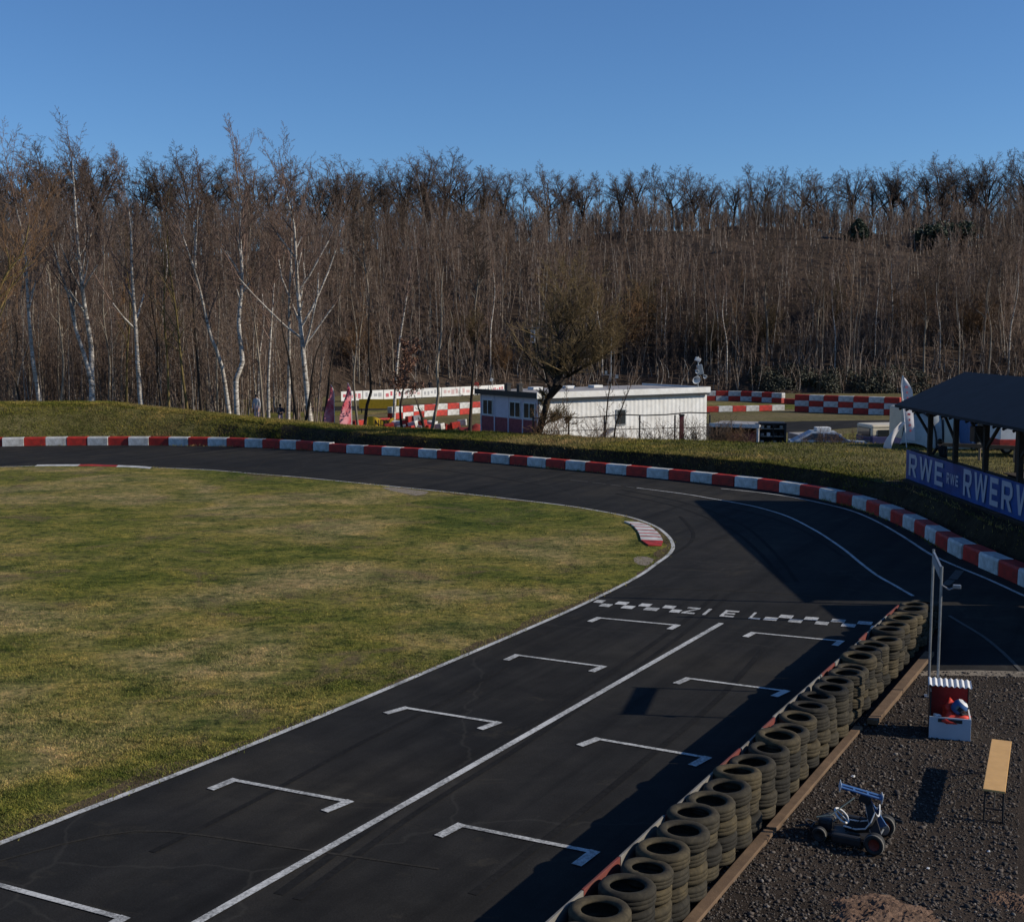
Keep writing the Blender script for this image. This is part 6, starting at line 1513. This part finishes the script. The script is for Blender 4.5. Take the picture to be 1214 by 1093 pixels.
mass(5, 620, lambda g: ((lambda y: (g.uniform(-.47, -.155)*y, y))(88+34*g.random())), 8, 8.0, 'lowland_wood', 'brown bare wood behind the birch row', .011, (18, 6))
mass(4, 1200, lambda g: ((lambda q: (lambda x: (x, hill_y(x)-.5+q))(g.uniform(-.47, .47)*(130+q)))(10*g.random()**1.3)), 9, 2.6, 'undergrowth', 'brown undergrowth along the lower edge of the wood', .011, (10, 4))
mass(4, 800, lambda g: ((lambda q: (lambda x: (x, hill_y(x)+q))(g.uniform(-.47, .47)*(130+q)))(38+32*g.random())), 12, 5.0, 'ridge_undergrowth', 'dark brush under the ridge trees', .014, (10, 4))
mass(5, 2300, lambda g: ((lambda q: (lambda x: (x, hill_y(x)+q))(g.uniform(-.47, .47)*(132+q)))(2+60*g.random()**1.25)), 19, 4.2, 'slope_brush', 'tangled brown brush between the trees of the slope', .015, (15, 6))
mass(5, 1300, lambda g: ((lambda q: (lambda x: (x, hill_y(x)+q))(g.uniform(-.47, .47)*(130+q)))(50+38*g.random())), 15, 11.5, 'ridge_wood', 'dense bare wood filling the ridge behind the first trees', .018, (20, 7))
# conifers among the bare trees and the dark scrub below
def conifer(px, y, pt, wd, label, seed, round_=False):
    x = AT(px, y); z = hill_z(x, y); h = ZAT(pt, y)-z; rg = random.Random(seed); segs = []
    tp = trunk(segs, [Vector((0, 0, -.3)), Vector((.1, 0, h*.5)), Vector((0, 0, h))], .16, rg, .1)
    for k_ in range(70):
        q = .22+.78*k_/70; a = rg.uniform(0, 6.28); w_ = wd*((1-q)**.7 if not round_ else math.sin(min(1, (1-q)*1.6+.15)*math.pi*.62))*rg.uniform(.6, 1.15)
        limb(segs, Vector((0, 0, h*q)), Vector((math.cos(a), math.sin(a), -.05 if not round_ else .25)), max(.3, w_), .025, 0, dict(n=[3, 2], wob=[.1, .15], trop=[0, 0], kids=[0, 7], ang=[None, (30, 65)], len=[1, .4], t0=[.15, 0], thick=.02, rmin=.012, env=lambda t: 1.1-.6*t), rg)
    a_, b_ = tree_meshes(segs, 'conifer', .03, 'darkbark', 'needle'); t = thing('conifer_tree', label, 'tree', (x, y, z), 0, 'dark conifers on the slope'); link('trunk', a_, t)
    V, I = leaf_cloud(segs, 5200, .20, .03, h*.15, seed); link('crown', np_mesh('crown', V, 4, I, 'needle'), t)
conifer(1012, 182, 262, 2.6, 'pointed dark conifer among bare trees high on the slope', 3)
conifer(1100, 182, 272, 3.0, 'broad dark conifer, western of two standing together on the slope', 4, True)
conifer(1133, 183, 268, 3.0, 'broad dark conifer, eastern of two standing together on the slope', 6, True)
def scrub(n, fx, label, h):
    r_ = np.random.default_rng(44); Vs = []
    for q in range(n):
        x, y = fx(r_); z = ground_z(x, y); c = np.array([x, y, z]); m_ = 420; s = r_.uniform(.7, 1.3)
        d = r_.normal(0, 1, (m_, 3)); d /= np.linalg.norm(d, axis=1, keepdims=True); P_ = c+d*np.array([1.5, 1.2, h])*s*r_.uniform(.5, 1, (m_, 1))**.5+np.array([0, 0, h*.5])
        u = r_.normal(0, 1, (m_, 3)); u /= np.linalg.norm(u, axis=1, keepdims=True); v = np.cross(u, d); v /= np.linalg.norm(v, axis=1, keepdims=True)+1e-9; k_ = .11*r_.uniform(.6, 1.3, (m_, 1)); Vs.append(np.stack([P_-u*k_, P_-v*k_*.6, P_+u*k_, P_+v*k_*.6], 1).reshape(-1, 3))
    V = np.concatenate(Vs); tag(link('scrub_foliage', np_mesh('scrub_foliage', V, 4, np.arange(len(V)), 'scrub')), label, 'scrub', kind='stuff')
scrub(46, lambda g: ((lambda px: (AT(px, 139), hill_y(AT(px, 139))-.6+3*g.random()))(g.uniform(905, 1110))), 'dark evergreen bramble along the foot of the wood behind the far barriers', .95)
